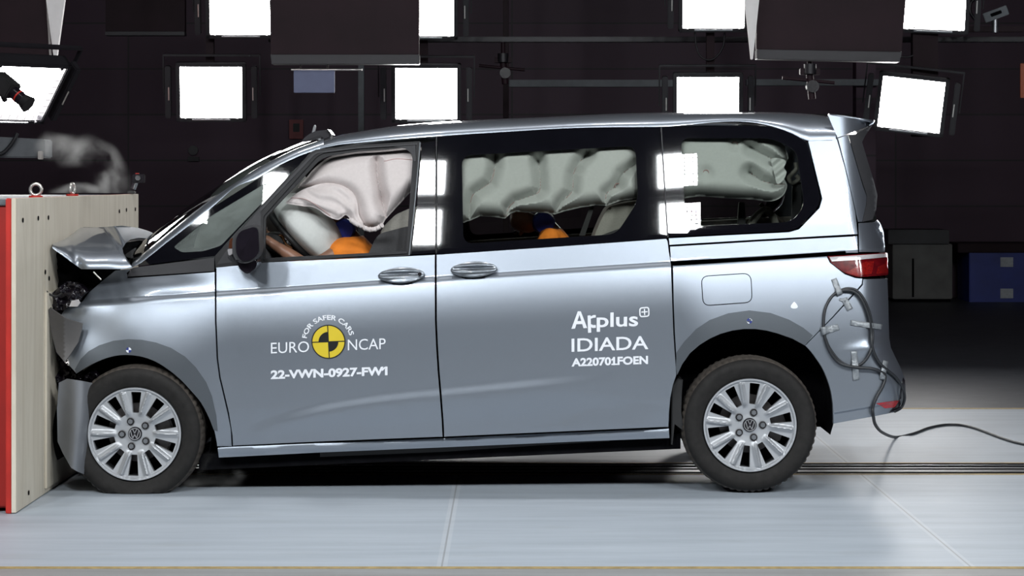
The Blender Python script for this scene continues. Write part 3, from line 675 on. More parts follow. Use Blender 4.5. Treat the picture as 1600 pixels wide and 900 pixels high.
upq = [(1044.5, 372), (1120, 368), (1233, 362.5), (1248.5, 358), (1280, 325), (1284.5, 310), (1262.5, 220.5), (1291, 219), (1300, 219), (1307.5, 217), (1313, 235), (1321, 264), (1330, 301), (1337, 332), (1340.5, 366), (1190, 374.5), (1046, 383)]
patch('corner_pillar', upq, M['silver'], VAN, gap=.5, mirror=True, step=6)
patch('wheel_arch_band', [p for p in R_IN if p[1] < 541 or p[0] < 1200] + [(1056, 575), (1057, 551), (1069, 534), (1088, 514), (1109, 500), (1138, 489.5), (1171, 485), (1204, 489), (1233, 499.5), (1255, 512), (1270, 524)], arch_m, VAN, off=-.003, mirror=True, step=5, flange=.004)
# --- doors' window bands
patch('window_band', [(683, 213.5), (780, 206.5), (890, 200.5), (1032, 198.5), (1043, 375), (860, 388.5), (682.5, 400.5)], M['frit'], VAN, off=.002, gap=.6, mirror=True, step=9,
      holes=[rnd([(721.5, 243), (993, 228), (997, 314), (963, 366), (724, 381)], 16)], hgap=0)
WBR = patch('window_band', rnd(WIN_R, 0), M['frit'], VAN, off=-.002, gap=.5, mirror=True, step=8, holes=[rnd([(1064, 216), (1208, 216, 18), (1245, 236, 14), (1257, 322, 14), (1238, 347, 16), (1084, 353.5), (1070, 330)], 14)])
patch('side_window', rnd([(716, 238), (998, 223), (1002, 316), (966, 370), (719, 386)], 14), M['glass_tint'], VAN, off=.006, mirror=True, step=9, flange=0)
patch('side_window', rnd([(1059, 211), (1210, 211), (1250, 233), (1262, 324), (1240, 352), (1082, 358), (1064, 332)], 14), M['glass_rear'], VAN, off=.003, mirror=True, step=8, flange=0)
# --- pillar and chrome strips between the windows
patch('door_pillar', [(659, 223), (680.5, 219.5), (680.5, 396), (642, 398.5), (650, 330), (656, 260)], M['frit'], VAN, off=-.003, mirror=True, step=7, gap=.5)
patch('pillar_strip', [(655.5, 222.5), (657.3, 222.5), (654.3, 260), (647.8, 330), (640.2, 398.5), (638.4, 398.5), (646, 330), (652.6, 260)], M['beam'], VAN, off=-.006, mirror=True, step=6)
for L_ in ([(1032.3, 199), (1034, 199), (1044.5, 371), (1043, 371)], [(681.2, 214), (682.6, 214), (682.2, 396), (681, 396)]):
    patch('pillar_strip', L_, M['grey_trim'], VAN, off=-.007, mirror=True, step=8)
# --- front door window frame (window lowered)
WF_IN = rnd([(414, 405, 2), (415.5, 340, 4), (503, 246, 14), (560, 236, 6), (637, 230.5, 12), (645, 246, 6), (634.5, 395.5, 2)], 6)
WF_MID = rnd([(410, 408, 2), (411.5, 338, 4), (499, 240, 12), (560, 231, 6), (650, 225, 3), (651, 260, 0), (640, 399, 0), (423, 408.5, 0)], 4)
WF_OUT = [(335.5, 401), (486.5, 237), (494, 233.5), (560, 226.5), (656, 220.5), (653, 260), (646, 330), (639, 399.5), (423, 409), (337, 417.5)]
WF_LIN = rnd([(421, 331.5, 3), (496, 243.5, 12), (560, 234, 4), (644, 228, 8), (648, 244, 4), (646, 300, 0), (655, 222.5, 0), (560, 228.5, 4), (492, 236.5, 4), (404, 327, 0)], 3)
patch('window_frame', WF_OUT, M['satin'], VAN, off=-.004, holes=[WF_MID], mirror=True, step=7)
patch('window_seal', WF_MID, M['satin'], VAN, off=.004, holes=[WF_IN], mirror=True, step=6, flange=.03)
patch('frame_strip', [(400, 333), (488, 240.5), (495, 236.8), (560, 229.6), (652, 223.8), (652, 226), (560, 232), (496, 239.5), (490, 243.5), (404, 334)], M['grey_trim'], VAN, off=-.008, mirror=True, step=5)
patch('frame_strip', [(339, 413), (374, 362), (407.5, 325), (407.5, 395), (395, 400), (370, 409)], M['grey_trim'], VAN, off=-.006, mirror=True, step=6)
patch('frame_corner', [(613, 229), (649, 226), (650, 252), (646.5, 252), (643, 240), (634, 232.5)], M['grey_trim'], VAN, off=-.002, mirror=True, step=4)
patch('window_ledge', [(413, 404), (430, 402.5), (636, 392.5), (636, 396), (430, 408.5), (413, 409)], M['satin'], VAN, off=-.006, mirror=True, step=5)
# --- front quarter window
QW_OUT = [(207, 417), (216, 413.5), (260, 379.5), (330, 325), (400, 280.5), (440, 257.5), (486, 237), (411, 319), (372, 359.5), (335.5, 400.5)]
QW_IN = rnd([(270.5, 386, 5), (330, 337, 0), (411, 288.5, 0), (436, 278, 0), (441, 284, 4), (345, 384, 6), (318, 392.5, 6), (284, 394.5, 5)], 4)
patch('quarter_window_band', QW_OUT, M['frit'], VAN, off=-.001, gap=.5, mirror=True, step=6, holes=[QW_IN])
patch('quarter_window', inset(QW_IN, -4), M['glass_clear'], VAN, off=.004, mirror=True, step=6, flange=0)
# --- roof, A pillars and windscreen
LOW = spl([(205, 418.5), (215, 413.8), (260, 379.3), (330, 325), (369, 292), (400, 279.6), (440, 256.5), (490, 235.5), (520, 227.5), (560, 223), (673, 213.5), (780, 206.5), (890, 200.2), (1029, 198), (1200, 195.7), (1233, 206), (1262, 220), (1292, 219), (1316, 219)])
TOP = spl([(205, 412), (215, 403.5), (260, 366.2), (330, 311), (367, 286), (400, 264), (433, 246.5), (460, 233.5), (500, 218.8), (520, 211.5), (560, 204.5), (580, 201), (653, 192.6), (709, 189), (850, 183), (969, 177.5), (1160, 175.3), (1250, 176), (1292, 179), (1316, 182)])
def roof_section(px, frac=1.0, n=26):
    y0 = float(flank(px, LOW(px))); A = P(px, LOW(px), y0); X = A.x
    zl = A.z
    def z_at(zc, u): return zl + (zc - zl) * (1 - (1 - u) ** 2.9) ** (1 / 2.1)
    us = np.linspace(0, 1, 120); yy = y0 + (YC - y0) * us
    lo, hi = zl + .005, zl + .5
    for _ in range(30):
        zc = (lo + hi) / 2; s = F / (D + yy); py = HY - (z_at(zc, us) - CZ) * s
        if py.min() > TOP(px): lo = zc
        else: hi = zc
    uu = np.linspace(0, 1, n) ** 1.9
    return [Vector((X, y0 + (YC - y0) * u, z_at(zc, u))) for u in uu]
rx = list(np.linspace(500, 1306, 60)); rows = []
for px in rx:
    r = roof_section(px); rows.append(r + [Vector((v.x, 2 * YC - v.y, v.z)) for v in r[-2::-1]])
nc = len(rows[0]); V = [v for r in rows for v in r]
Fc = [(i*nc+j, (i+1)*nc+j, (i+1)*nc+j+1, i*nc+j+1) for i in range(len(rows)-1) for j in range(nc-1)]
mesh('roof', V, Fc, M['silver'], VAN, 60)
# A pillar strip (near and far): from the lower line round to the glass edge
pilx = list(np.linspace(206, 506, 40)); rows = []
for px in pilx:
    y0 = float(flank(px, LOW(px))); lo, tp = float(LOW(px)), float(TOP(px)); r = []
    for k in range(9):
        t = k / 8; a = t * math.pi / 2
        r.append(P(px, lo + (tp - lo) * math.sin(a), y0 + .10 * (1 - math.cos(a)) + .003))
    rows.append(r)
for mir in (0, 1):
    V = [Vector((v.x, 2 * YC - v.y, v.z)) if mir else v for r in rows for v in r]
    Fc = [(i*9+j, (i+1)*9+j, (i+1)*9+j+1, i*9+j+1) for i in range(39) for j in range(8)]
    mesh('windscreen_pillar', V, [f[::-1] for f in Fc] if mir else Fc, M['silver'], VAN, 60)
rows_w = []
for i, r in enumerate(rows):
    a = r[-1]; t = i / 39
    row = []
    for k in range(25):
        u = k / 24; y = a.y + (2 * YC - 2 * a.y) * u; bulge = 4 * u * (1 - u)
        row.append(Vector((a.x - bulge * (.16 * (1 - t) + .06 * t), y, a.z + bulge * (.0 * (1 - t) + .035 * t))))
    rows_w.append(row)
V = [v for r in rows_w for v in r]; Fc = [(i*25+j, (i+1)*25+j, (i+1)*25+j+1, i*25+j+1) for i in range(39) for j in range(24)]
mesh('windscreen', V, Fc, M['glass_dark'], VAN, 60)
# --- flash box and aerial on the roof front
slab('roof_fin', curve([(472, 224), (480, 214), (494, 206), (513, 203.5)], 4) + [(519, 210), (518, 216), (490, 226)], .62, .80, M['lamp_body'], VAN, .008)
slab('roof_aerial', [(487, 209), (490.5, 196), (492.5, 195), (494, 197), (492, 208)], .68, .70, M['steel'], VAN, .003)
slab('fin_tail', [(513, 203), (515, 202.6), (521, 211), (519, 212)], .60, .82, M['chrome'], VAN, .002)
lathe('roof_sensor', [(.001, -.02), (.012, -.015), (.014, 0), (.012, .015), (.001, .02)], M['chrome'], VAN, c=P(454, 234, .5), n=14)
# --- tail: spoiler, tailgate, lamps, bumper
def tail_y(x, y): return flank(x, y, 0)
patch('spoiler', [(1293.5, 179.5), (1330, 184.5), (1366, 190), (1364.5, 193.5), (1345, 202), (1325, 209), (1308.5, 215)], M['silver'], VAN, off=.012, mirror=True, step=5)
grid3('spoiler_top', [[P(1293, 179.2, y) for y in (.42, .7, .95, 1.2, 1.48)], [P(1330, 184, y) for y in (.36, .7, .95, 1.2, 1.54)], [P(1366, 190, y) for y in (.34, .7, .95, 1.2, 1.56)]], M['silver'], VAN, 2, .012)
TG = patch('tailgate', [(1309, 216), (1325, 210.5), (1332, 235), (1342, 269), (1349, 292), (1354.5, 307), (1353.5, 320), (1347.5, 346.5), (1341, 347), (1336, 325), (1330, 300), (1320, 258)], M['silver'], VAN, gap=.4, mirror=True, step=5)
patch('rear_window_trim', [(1326, 210.3), (1337.5, 209.5), (1363.5, 195), (1352, 212), (1347, 222), (1356, 252), (1366, 285), (1371, 305), (1369, 327), (1363.5, 343), (1347.8, 346.8), (1354.3, 320), (1355.3, 307), (1343, 269)], M['grey_trim'], VAN, off=.008, mirror=True, step=5)
patch('tailgate_side', [(1341.5, 348.5), (1366, 347), (1371.5, 343), (1377, 351), (1381, 362), (1382.5, 380), (1383, 394), (1342.5, 394)], M['silver'], VAN, gap=.4, mirror=True, step=5, off=.0)
lamp_o = rnd([(1293.5, 400, 1), (1387, 394.5, 3), (1388.5, 430, 4), (1340, 433.5, 8), (1320, 427, 6), (1298.5, 411, 3)], 2)
TL = patch('tail_lamp', lamp_o, M['red_lamp'], VAN, off=-.004, gap=.3, mirror=True, step=4, flange=.05)
patch('lamp_strip', [(1296, 401.5), (1370, 397), (1386, 396), (1386, 401.5), (1340, 406), (1300, 408.5)], M['clear_lamp'], TL, off=-.010, step=4)
for q in ([(1322, 425.5), (1352, 409), (1366, 408), (1362, 428), (1338, 431)], [(1370, 428), (1373, 417), (1387, 410), (1387, 427)]):
    patch('lamp_cell', q, mat('amber_red_cell', (.20, .006, .005), .15, 0, 1, var=.4, scale=120), TL, off=-.008, step=3)
bump = [(1348.5, 436), (1387, 435), (1388.5, 470), (1389, 500), (1390, 528), (1392.5, 543), (1399, 557), (1407, 573), (1413.5, 590), (1415.5, 603), (1415.5, 614), (1411, 628), (1404, 640), (1396, 645)] + [(1363, 651.5), (1302, 662.5)] + curve(R_IN[1:8], 3) + [(1302.5, 495), (1341, 453), (1348, 445)]
BUM = patch('rear_bumper', bump, M['silver'], VAN, gap=.5, mirror=True, step=6, flange=.04)
patch('reflector', [(1369.5, 630.5), (1406.5, 625.5), (1403.5, 634), (1398, 636.5), (1383, 638)], M['reflector'], BUM, off=-.005, step=3)
patch('bumper_corner_trim', [(1411, 590), (1414, 594), (1415.2, 612), (1411, 627), (1403, 639), (1390, 645), (1400, 634), (1407, 622)], M['gloss'], BUM, off=-.006, step=3)
# rear face between the two flanks
redge = [(1364, 191), (1347, 222), (1357, 255), (1370, 305), (1368, 330), (1377, 352), (1382, 375), (1386, 396), (1387, 434), (1388, 500), (1391, 542), (1406, 573), (1414, 603), (1411, 627), (1397, 644), (1363, 651)]
rows = []
for x, y in redge:
    y0 = float(flank(x, y)) + .006; a = P(x, y, y0); rows.append([Vector((a.x - .012, y0 + (2 * YC - 2 * y0) * k / 10, a.z)) for k in range(11)])
V = [v for r in rows for v in r]; n_ = len(rows)
mesh('tailgate_face', V, [(i*11+j, i*11+j+1, (i+1)*11+j+1, (i+1)*11+j) for i in range(n_-1) for j in range(10)], [M['silver'], M['frit'], M['red_lamp']], VAN, 40, [(1 if i in (1, 2, 3) else 2 if i == 7 and j in (0, 1, 8, 9) else 0) for i in range(n_-1) for j in range(10)])
# --- fuel flap
FL = rnd([(1096, 432, 11), (1173, 427, 13), (1175, 472, 11), (1099, 477.5, 11)], 11)
patch('flap_gap', inset(FL, -.9), M['void'], QUA, off=-.0012, holes=[inset(FL, .5)], step=4, flange=0)
patch('fuel_flap', inset(FL, .4), M['silver'], QUA, off=-.002, step=6, flange=.004)
M['handle'] = mat('dark_silver_paint', (.17, .19, .215), .34, .8, .6, var=.02)
# --- door handles
def handle(cx, cy, parent):
    n = 40; oval = [(cx + 36.5 * math.copysign(abs(math.cos(a)) ** 1.15, math.cos(a)), cy - 1.2 * math.cos(a) * 1 + 12.5 * math.sin(a) * (1 if math.sin(a) > 0 else 1.0)) for a in (2 * math.pi * k / n for k in range(n))]
    def of(x, y):
        r = np.clip(((x - cx) / 38) ** 2 + ((y - cy + (x - cx) * .033) / 13.8) ** 2, 0, 1); v = (y - cy + (x - cx) * .033) / 13
        return -.012 - .030 * np.sqrt(1 - r) + .018 * np.exp(-((v + .15) / .22) ** 2) * (1 - r)
    h_ = patch('door_handle', oval, M['handle'], parent, offf=of, step=2.2, flange=.02)
    patch('handle_recess', [(cx + x, cy + y - x * .033) for x, y in ((-18, 8), (22, 8), (16, 13.0), (-14, 13.0))], M['void'], parent, off=-.016, step=3, flange=.01)
    lathe('lock_cylinder', [(.0005, -.012), (.009, -.012), (.010, -.004), (.012, 0)], M['chrome'], parent, c=P(cx + 29, cy - 2, float(flank(cx + 29, cy)) - .030), n=16) if cx < 650 else None
handle(627, 430, DOOR); handle(740.5, 421, SLID)
# --- mirror
MO = rnd([(366, 372, 10), (374, 358, 12), (398, 350.5, 10), (407.5, 356, 7), (409.5, 396, 12), (396, 409.5, 9), (377, 411.5, 10), (366.5, 398, 12)], 9)
MIR = slab('side_mirror', MO, -.24, -.07, M['grey_trim'], VAN, .022)
slab('mirror_cap', inset(MO, 3.4), -.252, -.20, M['gloss'], MIR, .012)
slab('mirror_foot', rnd([(374, 408), (406, 405), (404, 417), (390, 428), (378, 419)], 5), -.18, .02, M['gloss'], MIR, .012)
slab('mirror_arm', rnd([(360, 392), (372, 386), (400, 400), (404, 410), (376, 413), (358, 404)], 4), -.10, .06, M['grey_trim'], MIR, .012)
slab('indicator', rnd([(361, 373), (365.5, 371), (364.5, 388), (358.5, 388)], 2), -.19, -.10, mat('amber_indicator', (.10, .035, .018), .2, 0, 1), MIR, .004)
slab('indicator_lens', rnd([(357, 389), (364.5, 388), (365, 397), (359, 399)], 2), -.19, -.10, M['clear_lamp'], MIR, .004)
# --- crushed nose: bonnet, engine bay, headlamp, bumper pieces
def up(rows): return [r + [Vector((v.x, 2 * YC - v.y, v.z)) for v in r[-2::-1]] for r in rows]
BOT = spl([(80, 386), (104, 404), (126, 420.5), (165, 420.5), (208, 419), (250, 372)])
RID = spl([(80, 371), (88, 367), (104, 361), (122, 355), (160, 355), (190, 352.5), (216, 356), (250, 368)])
CRS = [(160, 355), (170, 369), (183, 390), (195, 404.5), (207, 418.5)]
def bon_y(x, y):
    t = np.clip((BOT(x) - y) / np.maximum(BOT(x) - RID(x), 4), 0, 1); return .07 + .88 * t ** 2.4 + .03 * np.exp(-((x - 104 - (y - 361) * .35) / 7) ** 2) * (1 - t) - .05 * np.exp(-((x - 140) / 16) ** 2) * t * (1 - t)
def bon_y2(x, y):
    d = dseg(x, y, CRS); return bon_y(np.minimum(x, 206), np.clip(y, 354, 419)) * (.85 - .45 * sst(2, 16, d)) + .07 + .008 * d
BON = patch('bonnet', [(88, 367), (104, 361), (122, 355), (140, 355.5), (160, 355)] + CRS[1:] + [(190, 420.5), (127, 420.5), (104, 404), (81.5, 388), (83, 378)], M['silver'], VAN, yf=bon_y, step=4, flange=.008, mirror=True)
patch('bonnet_fold', [(160.3, 355), (190, 352.5), (216, 356), (232, 361), (249, 368.5), (240, 376), (228, 372.5), (216, 371.5), (204, 374), (196, 380), (191, 388), (193, 396), (200, 408), (207.5, 418)] + CRS[::-1][1:-1], M['silver'], BON, yf=bon_y2, step=4, flange=.008)
slab('cowl', [(189, 388), (203, 375), (239, 375), (252, 372), (212, 414), (200, 408)], .72, 1.6, M['gloss'], VAN, .01)
slab('wiper', [(192, 400), (209, 389), (213, 387), (212, 392), (206, 402), (214, 400), (208, 404)], .40, .44, M['black'], VAN, .004)
def rough(amp, sc, base):
    def f(x, y):
        x, y = np.broadcast_arrays(np.asarray(x, float), np.asarray(y, float))
        return base + amp * np.array([noise.multi_fractal(Vector((a / sc, b / sc, 1.7)), 1.0, 2.0, 3) for a, b in zip(x.ravel(), y.ravel())]).reshape(x.shape)
    return f
EB = patch('engine_bay', [(82, 388), (104, 403), (126, 418), (178, 418), (160, 440), (140, 457), (130, 473), (104, 482), (96, 486), (85, 486), (80, 470), (92, 440), (88, 415)], M['void'], VAN, yf=rough(.05, 22, .22), step=4, flange=.3)
HL = patch('headlamp', [(80, 485), (77, 462), (88, 452), (104, 440), (112, 440), (126, 446), (134, 456), (126, 468), (112, 477), (98, 485)], M['gloss'], VAN, yf=rough(.035, 11, .06), step=3, flange=.10)
patch('headlamp_shard', [(112, 470), (122, 468), (125, 473), (121, 479), (108, 479)], M['clear_lamp'], HL, yf=lambda x, y: .02 + 0 * x, step=3)
tube('loose_wire', [P(x, y, .02) for x, y in ((72, 455), (78, 460), (88, 463), (97, 458))], .006, M['black'], EB)
tube('loose_wire', [P(x, y, .05) for x, y in ((146, 425), (152, 431), (158, 437))], .004, M['zinc'], EB)
bent = mat('scuffed_bumper_plastic', (.10, .095, .095), .55, .2, var=.15, scale=6)
patch('bumper_fragment', [(75.5, 484), (79, 480), (84, 485), (104, 498), (129, 505.5), (127, 517), (122, 535), (111, 552), (101, 566), (88, 550), (81, 522)], bent, VAN, yf=lambda x, y: -.03 + .0012 * np.abs(x - 100) + .02 * np.sin(y / 26), step=4, flange=.015)
patch('crushed_frame', [(86, 546), (101, 566), (119, 584), (130, 588), (150, 575), (154, 602), (120, 600), (92, 600), (86, 590), (95, 575)], M['gloss'], VAN, yf=rough(.04, 9, .13), step=3, flange=.2)
patch('bumper_fragment', [(92, 598), (104, 592), (125, 595), (151, 600), (150, 622), (145, 642), (140, 672), (136, 706), (131, 741), (121, 737), (111, 731), (98, 708), (90, 690), (89, 640)], mat('scratched_silver_bumper', (.20, .21, .23), .45, .5, .3, var=.08, scale=5), VAN,
      yf=lambda x, y: .0 - .05 * np.exp(-((x - 118 + (y - 600) * .02) / 16) ** 2) + .04 * sst(128, 150, x) + .012 * np.sin((x + y * .3) / 11), step=4, flange=.015)
# --- dark structure behind the skins
inner = [(112, 474), (182, 424), (338, 420), (681, 394), (1041, 370), (1342, 348), (1372, 352), (1378, 500), (1384, 560), (1392, 638), (1302, 655)] + [(x + (x - 1178) * .035, y + (y - 636) * .035 - 1) for x, y in R_IN[1:]] + [(1044, 668), (1044, 680), (345, 708), (343, 698)] + [(x + (x - 203) * .035, y + (y - 677) * .035 - 1) for x, y in F_IN[1:-1]] + [(122, 578)]
patch('inner_body', inner, M['void'], VAN, off=.055, mirror=True, step=14, flange=.02)
for cx, cy, r in ((206, 677, 124), (1178, 636, 127)):
    V, Fc = [], []; pts = arc_pts((cx, cy), r, -20, 200, 30)
    for yy in (.05, .42): V += [P(x, y, .05) + Vector((0, yy - .05, 0)) for x, y in pts]
    n = len(pts); Fc = [(i, i + 1, n + i + 1, n + i) for i in range(n - 1)] + [tuple(range(n, 2 * n))]
    for mir in (0, 1):
        mesh('wheel_arch_liner', [Vector((v.x, 2 * YC - v.y, v.z)) if mir else v for v in V], Fc, M['void'], VAN)
slab('underbody', [(345, 700), (1045, 668), (1060, 560), (1330, 560), (1330, 620), (1300, 640), (1302, 500), (1050, 500), (345, 560)], .44, 1.46, M['void'], VAN, 0)
slab('floor_pan', [(345, 703), (1045, 672), (1045, 650), (345, 680)], .09, 1.81, M['void'], VAN, 0)
slab('cabin_floor', [(260, 500), (1310, 473), (1310, 481), (260, 508)], .12, 1.78, M['dash'], VAN, 0)
slab('mud_flap', [(1047, 600), (1056, 588), (1064, 590), (1060, 640), (1068, 672), (1062, 668), (1050, 655), (1049, 690), (1046, 690)], .03, .30, M['black'], VAN, .004)
slab('tie_rod', [(318, 690), (338, 678), (340, 682), (320, 695)], .30, .34, M['steel'], VAN, .004)
# --- wheels
def wheel(cx, cy, a_slot, a_lug, flat=False, mir=False, R_=.346, zc=None):
    c = P(cx, cy, -.005); c.z = zc; ey = lambda y: (2 * YC - (c.y + y)) if mir else c.y + y
    prof = [(.236, .022, 0), (.242, .010, 0), (.256, .004, 0), (.285, -.004, 0), (.306, -.004, 0), (.322, .004, 0), (.333, .016, 1), (.340, .028, 1), (.344, .044, 1), (R_, .066, 1), (R_, .094, 1), (.338, .097, 1), (.338, .104, 1), (R_, .107, 1), (R_, .150, 1), (.338, .153, 1), (.338, .160, 1), (R_, .163, 1), (.344, .200, 1), (.325, .232, 0), (.285, .240, 0), (.236, .222, 0)]
    n = 180; V, Fc, ml = [], [], []
    for i, (r, y, t) in enumerate(prof):
        for k in range(n):
            a = 2 * math.pi * k / n; rr = r
            if t and i in (7, 8, 9, 17, 18) and k % 3 == 0: rr -= .007
            z = c.z + rr * math.sin(a); yy = y
            if flat and z < .06: yy = y - .010 * (1 - max(z, 0) / .06) * (1 if y < .1 else -1)
            V.append((c.x + rr * math.cos(a), ey(yy), max(z, .003)))
    q = len(prof)
    for i in range(q):
        j = (i + 1) % q
        for k in range(n): Fc.append((i*n+k, i*n+(k+1) % n, j*n+(k+1) % n, j*n+k)); ml.append(1 if prof[i][2] and prof[j][2] else 0)
    T = mesh('tyre', V, Fc, [M['rubber'], M['tread']], VAN, None, ml)
    bm = bmesh.new(); bm.from_mesh(T.data); bmesh.ops.recalc_face_normals(bm, faces=bm.faces); bm.to_mesh(T.data); bm.free(); smooth(T.data, 32)
    if mir: return
    ox = 0.0
    hol = []
    for k in range(10):
        a = math.radians(a_slot + 36 * k); u = np.array((math.cos(a), math.sin(a))); v = np.array((-u[1], u[0]))
        hol.append(rnd([tuple(u * r + v * s) for r, s in ((106, -15), (213, -26), (213, 26), (106, 15))], 5, 3))
    circ = [(236 * math.cos(2*math.pi*k/120), 236 * math.sin(2*math.pi*k/120)) for k in range(120)]
    PV, PT = fill(circ, hol, 4.5)
    def hf(x, y):
        r = np.hypot(x, y); th = np.degrees(np.arctan2(y, x)); ph = (th - a_slot + 360) % 36 - 18           # 0 at a spoke's middle
        sp_ = r * np.radians(ph)
        y0 = .010 + .020 * (1 - sst(40, 215, r)) * 0 + .016 * np.clip((215 - r) / 180, 0, 1) - .004 * sst(60, 30, r)
        body = sst(84, 120, r) * (1 - sst(212, 226, r))
        ridge = -.013 * body * (1 - sst(0, 22, np.abs(sp_ - 3))) - .007 * body * (1 - sst(5, 8, np.abs(sp_ - 10)))
        pocket = .008 * (1 - sst(13, 19, np.hypot(*[np.minimum.reduce([np.hypot(x - 66 * math.cos(math.radians(a_lug + 72 * k)), y - 66 * math.sin(math.radians(a_lug + 72 * k))) for k in range(5)]), 0 * x]))) if True else 0
        lip = -.010 * sst(220, 228, r)
        return y0 + ridge + pocket + lip
    hy = hf(PV[:, 0], PV[:, 1]); VV = [(c.x + x / 1000, ey(h), c.z + y / 1000) for (x, y), h in zip(PV, hy)]
    FF = [tuple(t) for t in PT]
    es = {}
    for t in PT:
        for e in ((t[0], t[1]), (t[1], t[2]), (t[2], t[0])): es[e] = 1
    bk = {}
    for a, b in list(es):
        if (b, a) not in es:
            for v in (a, b):
                if v not in bk: bk[v] = len(VV); x, y, z = VV[v]; VV.append((x, y + .028, z))
            FF.append((b, a, bk[a], bk[b]))
    RIM = mesh('rim', VV, FF, M['alloy'], T)
    bm = bmesh.new(); bm.from_mesh(RIM.data); bmesh.ops.recalc_face_normals(bm, faces=bm.faces)
    bm.to_mesh(RIM.data); bm.free(); smooth(RIM.data, 24)
    lathe('rim_barrel', [(.238, .0), (.240, .02), (.226, .04), (.218, .09), (.222, .20), (.236, .222)], M['steel'], T, c=c, n=64)
    lathe('brake_disc', [(.01, .085), (.075, .085), (.080, .10), (.150, .10), (.150, .125), (.01, .125)], M['disc'], T, c=c, n=48)
    slab_c = [Vector((c.x + r * math.cos(math.radians(a)), 0, c.z + r * math.sin(math.radians(a)))) for r, a in ((.10, -35), (.185, -32), (.195, 0), (.185, 30), (.10, 32))]
    bm = bmesh.new(); A = [bm.verts.new((v.x, ey(.075), v.z)) for v in slab_c]; B = [bm.verts.new((v.x, ey(.14), v.z)) for v in slab_c]
    bm.faces.new(A); bm.faces.new(B[::-1])
    for i in range(5): bm.faces.new((A[i], B[i], B[(i+1) % 5], A[(i+1) % 5]))
    bmesh.ops.bevel(bm, geom=list(bm.edges), offset=.008, segments=2, affect='EDGES'); bmobj('brake_caliper', bm, M['disc'], T, 40)
    lathe('dark_backplate', [(.01, .13), (.222, .15)], M['void'], T, c=c, n=48)
    for k in range(5):
        a = math.radians(a_lug + 72 * k); p = c + Vector((.066 * math.cos(a), .016, .066 * math.sin(a)))
        bm = bmesh.new(); cyl_bm(bm, p + Vector((0, .012, 0)), p + Vector((0, -.006, 0)), .0135, n=6); cyl_bm(bm, p + Vector((0, 0, 0)), p + Vector((0, -.009, 0)), .010, n=16); bmobj('lug_nut', bm, M['steel'], T, 30)
        lathe('lug_ring', [(.0135, .004), (.0175, -.003), (.019, .004)], M['disc'], T, c=p, n=18)
    lathe('centre_cap', [(.0004, .010), (.031, .010), (.034, .013), (.036, .020)], M['gloss'], T, c=c, n=32)
    def bar(p, q, w_):
        p, q = Vector((p[0], 0, p[1])), Vector((q[0], 0, q[1])); d = (q - p).normalized(); s = Vector((-d.z, 0, d.x)) * w_
        return [c + Vector((0, .0075, 0)) + v for v in (p - s, q - s, q + s, p + s)]
    V, Fc = [], []
    for p, q in (((-.010, .024), (0, .003)), ((.010, .024), (0, .003)), ((-.021, .016), (-.010, -.022)), ((-.010, -.022), (0, -.002)), ((0, -.002), (.010, -.022)), ((.010, -.022), (.021, .016))):
        Fc.append(tuple(range(len(V), len(V) + 4))); V += bar(p, q, .0021)
    k0 = len(V)
    for k in range(40):
        a = 2 * math.pi * k / 40
        for r in (.0265, .0305): V.append(c + Vector((r * math.cos(a), .0085, r * math.sin(a))))
    for k in range(40): Fc.append((k0+2*k, k0+2*k+1, k0+(2*k+3) % 80, k0+(2*k+2) % 80))
    E = mesh('cap_emblem', V, Fc, M['chrome'], T)
    k = E.modifiers.new('t', 'SOLIDIFY'); k.thickness = .002
wheel(210, 678, 88, 110, True, zc=.302); wheel(1172, 667, 83, 0, zc=.347)
wheel(210, 678, 88, 110, True, True, zc=.302); wheel(1172, 667, 83, 0, False, True, zc=.347)
# --- inside: curtain airbags, steering wheel and its bag, seats, trim
def pillow(outline, seams, base, h, wd, tufts=(), wr=None):
    def f(x, y):
        d = dseg(x, y, outline, True)
        for s in seams: d = np.minimum(d, dseg(x, y, s) * 1.15 + 1.5)
        t = np.clip(d / wd, 0, 1); o = base(x, y) - h * (1 - (1 - t) ** 2.3)
        for tx, ty, tr in tufts: o = o + .028 * np.exp(-((x - tx) ** 2 + (y - ty) ** 2) / tr ** 2)
        if wr: o = o + wr(x, y) * np.clip(d / 6, 0, 1)
        return o
    return f
def inb(k): return lambda x, y: flank(x, np.maximum(y, 225), k)
def bag(name, ol, seams, tufts, m, base, h, wd, wr=None, seam_show=()):
    yf = pillow(ol, seams, base, h, wd, tufts, wr)
    o = patch(name, ol, m, VAN, yf=yf, step=2.6, flange=.03)
    for s in list(seams) + list(seam_show):
        q = curve(s, 4); tube('seam', [P(x, y, float(yf(np.array(x), np.array(y))) - .002) for x, y in q], .0016, M['seam'], o, 5, 0)
    for tx, ty, tr in tufts:
        lathe('tether_patch', [(.012, .001), (.0145, -.002), (.017, .001)], M['seam'], o, c=P(tx, ty, float(yf(np.array(tx), np.array(ty))) - .004), n=18)
    return o
S1 = [(470, 297), (484, 291), (505, 286), (525, 286), (541, 292), (553, 305), (559, 318), (561, 335), (570, 350)]
ol = closed_curve([(466, 294), (479, 277), (492, 262), (510, 248), (530, 240), (560, 234), (600, 232), (650, 226), (664, 240), (664, 285), (646, 296), (625, 318), (603, 342), (597, 352), (586, 357.5), (574, 357), (564, 350), (557, 335), (554, 320), (540, 300), (500, 292)], 4)
bag('curtain_airbag', ol, [[(588, 250), (589, 270), (592, 290), (597, 312), (603, 340)]], [(597, 312, 12)], M['bag'], inb(.14), .10, 24, seam_show=[[(600, 252), (620, 248), (645, 250)]])
flap = closed_curve([(447, 318), (458, 306), (470, 298), (484, 292), (505, 286), (524, 285), (542, 292), (554, 304), (559, 320), (561, 336), (568, 351), (556, 351), (548, 343), (540, 336), (530, 343), (521, 342), (509, 336), (498, 328), (486, 323), (470, 322)], 4)
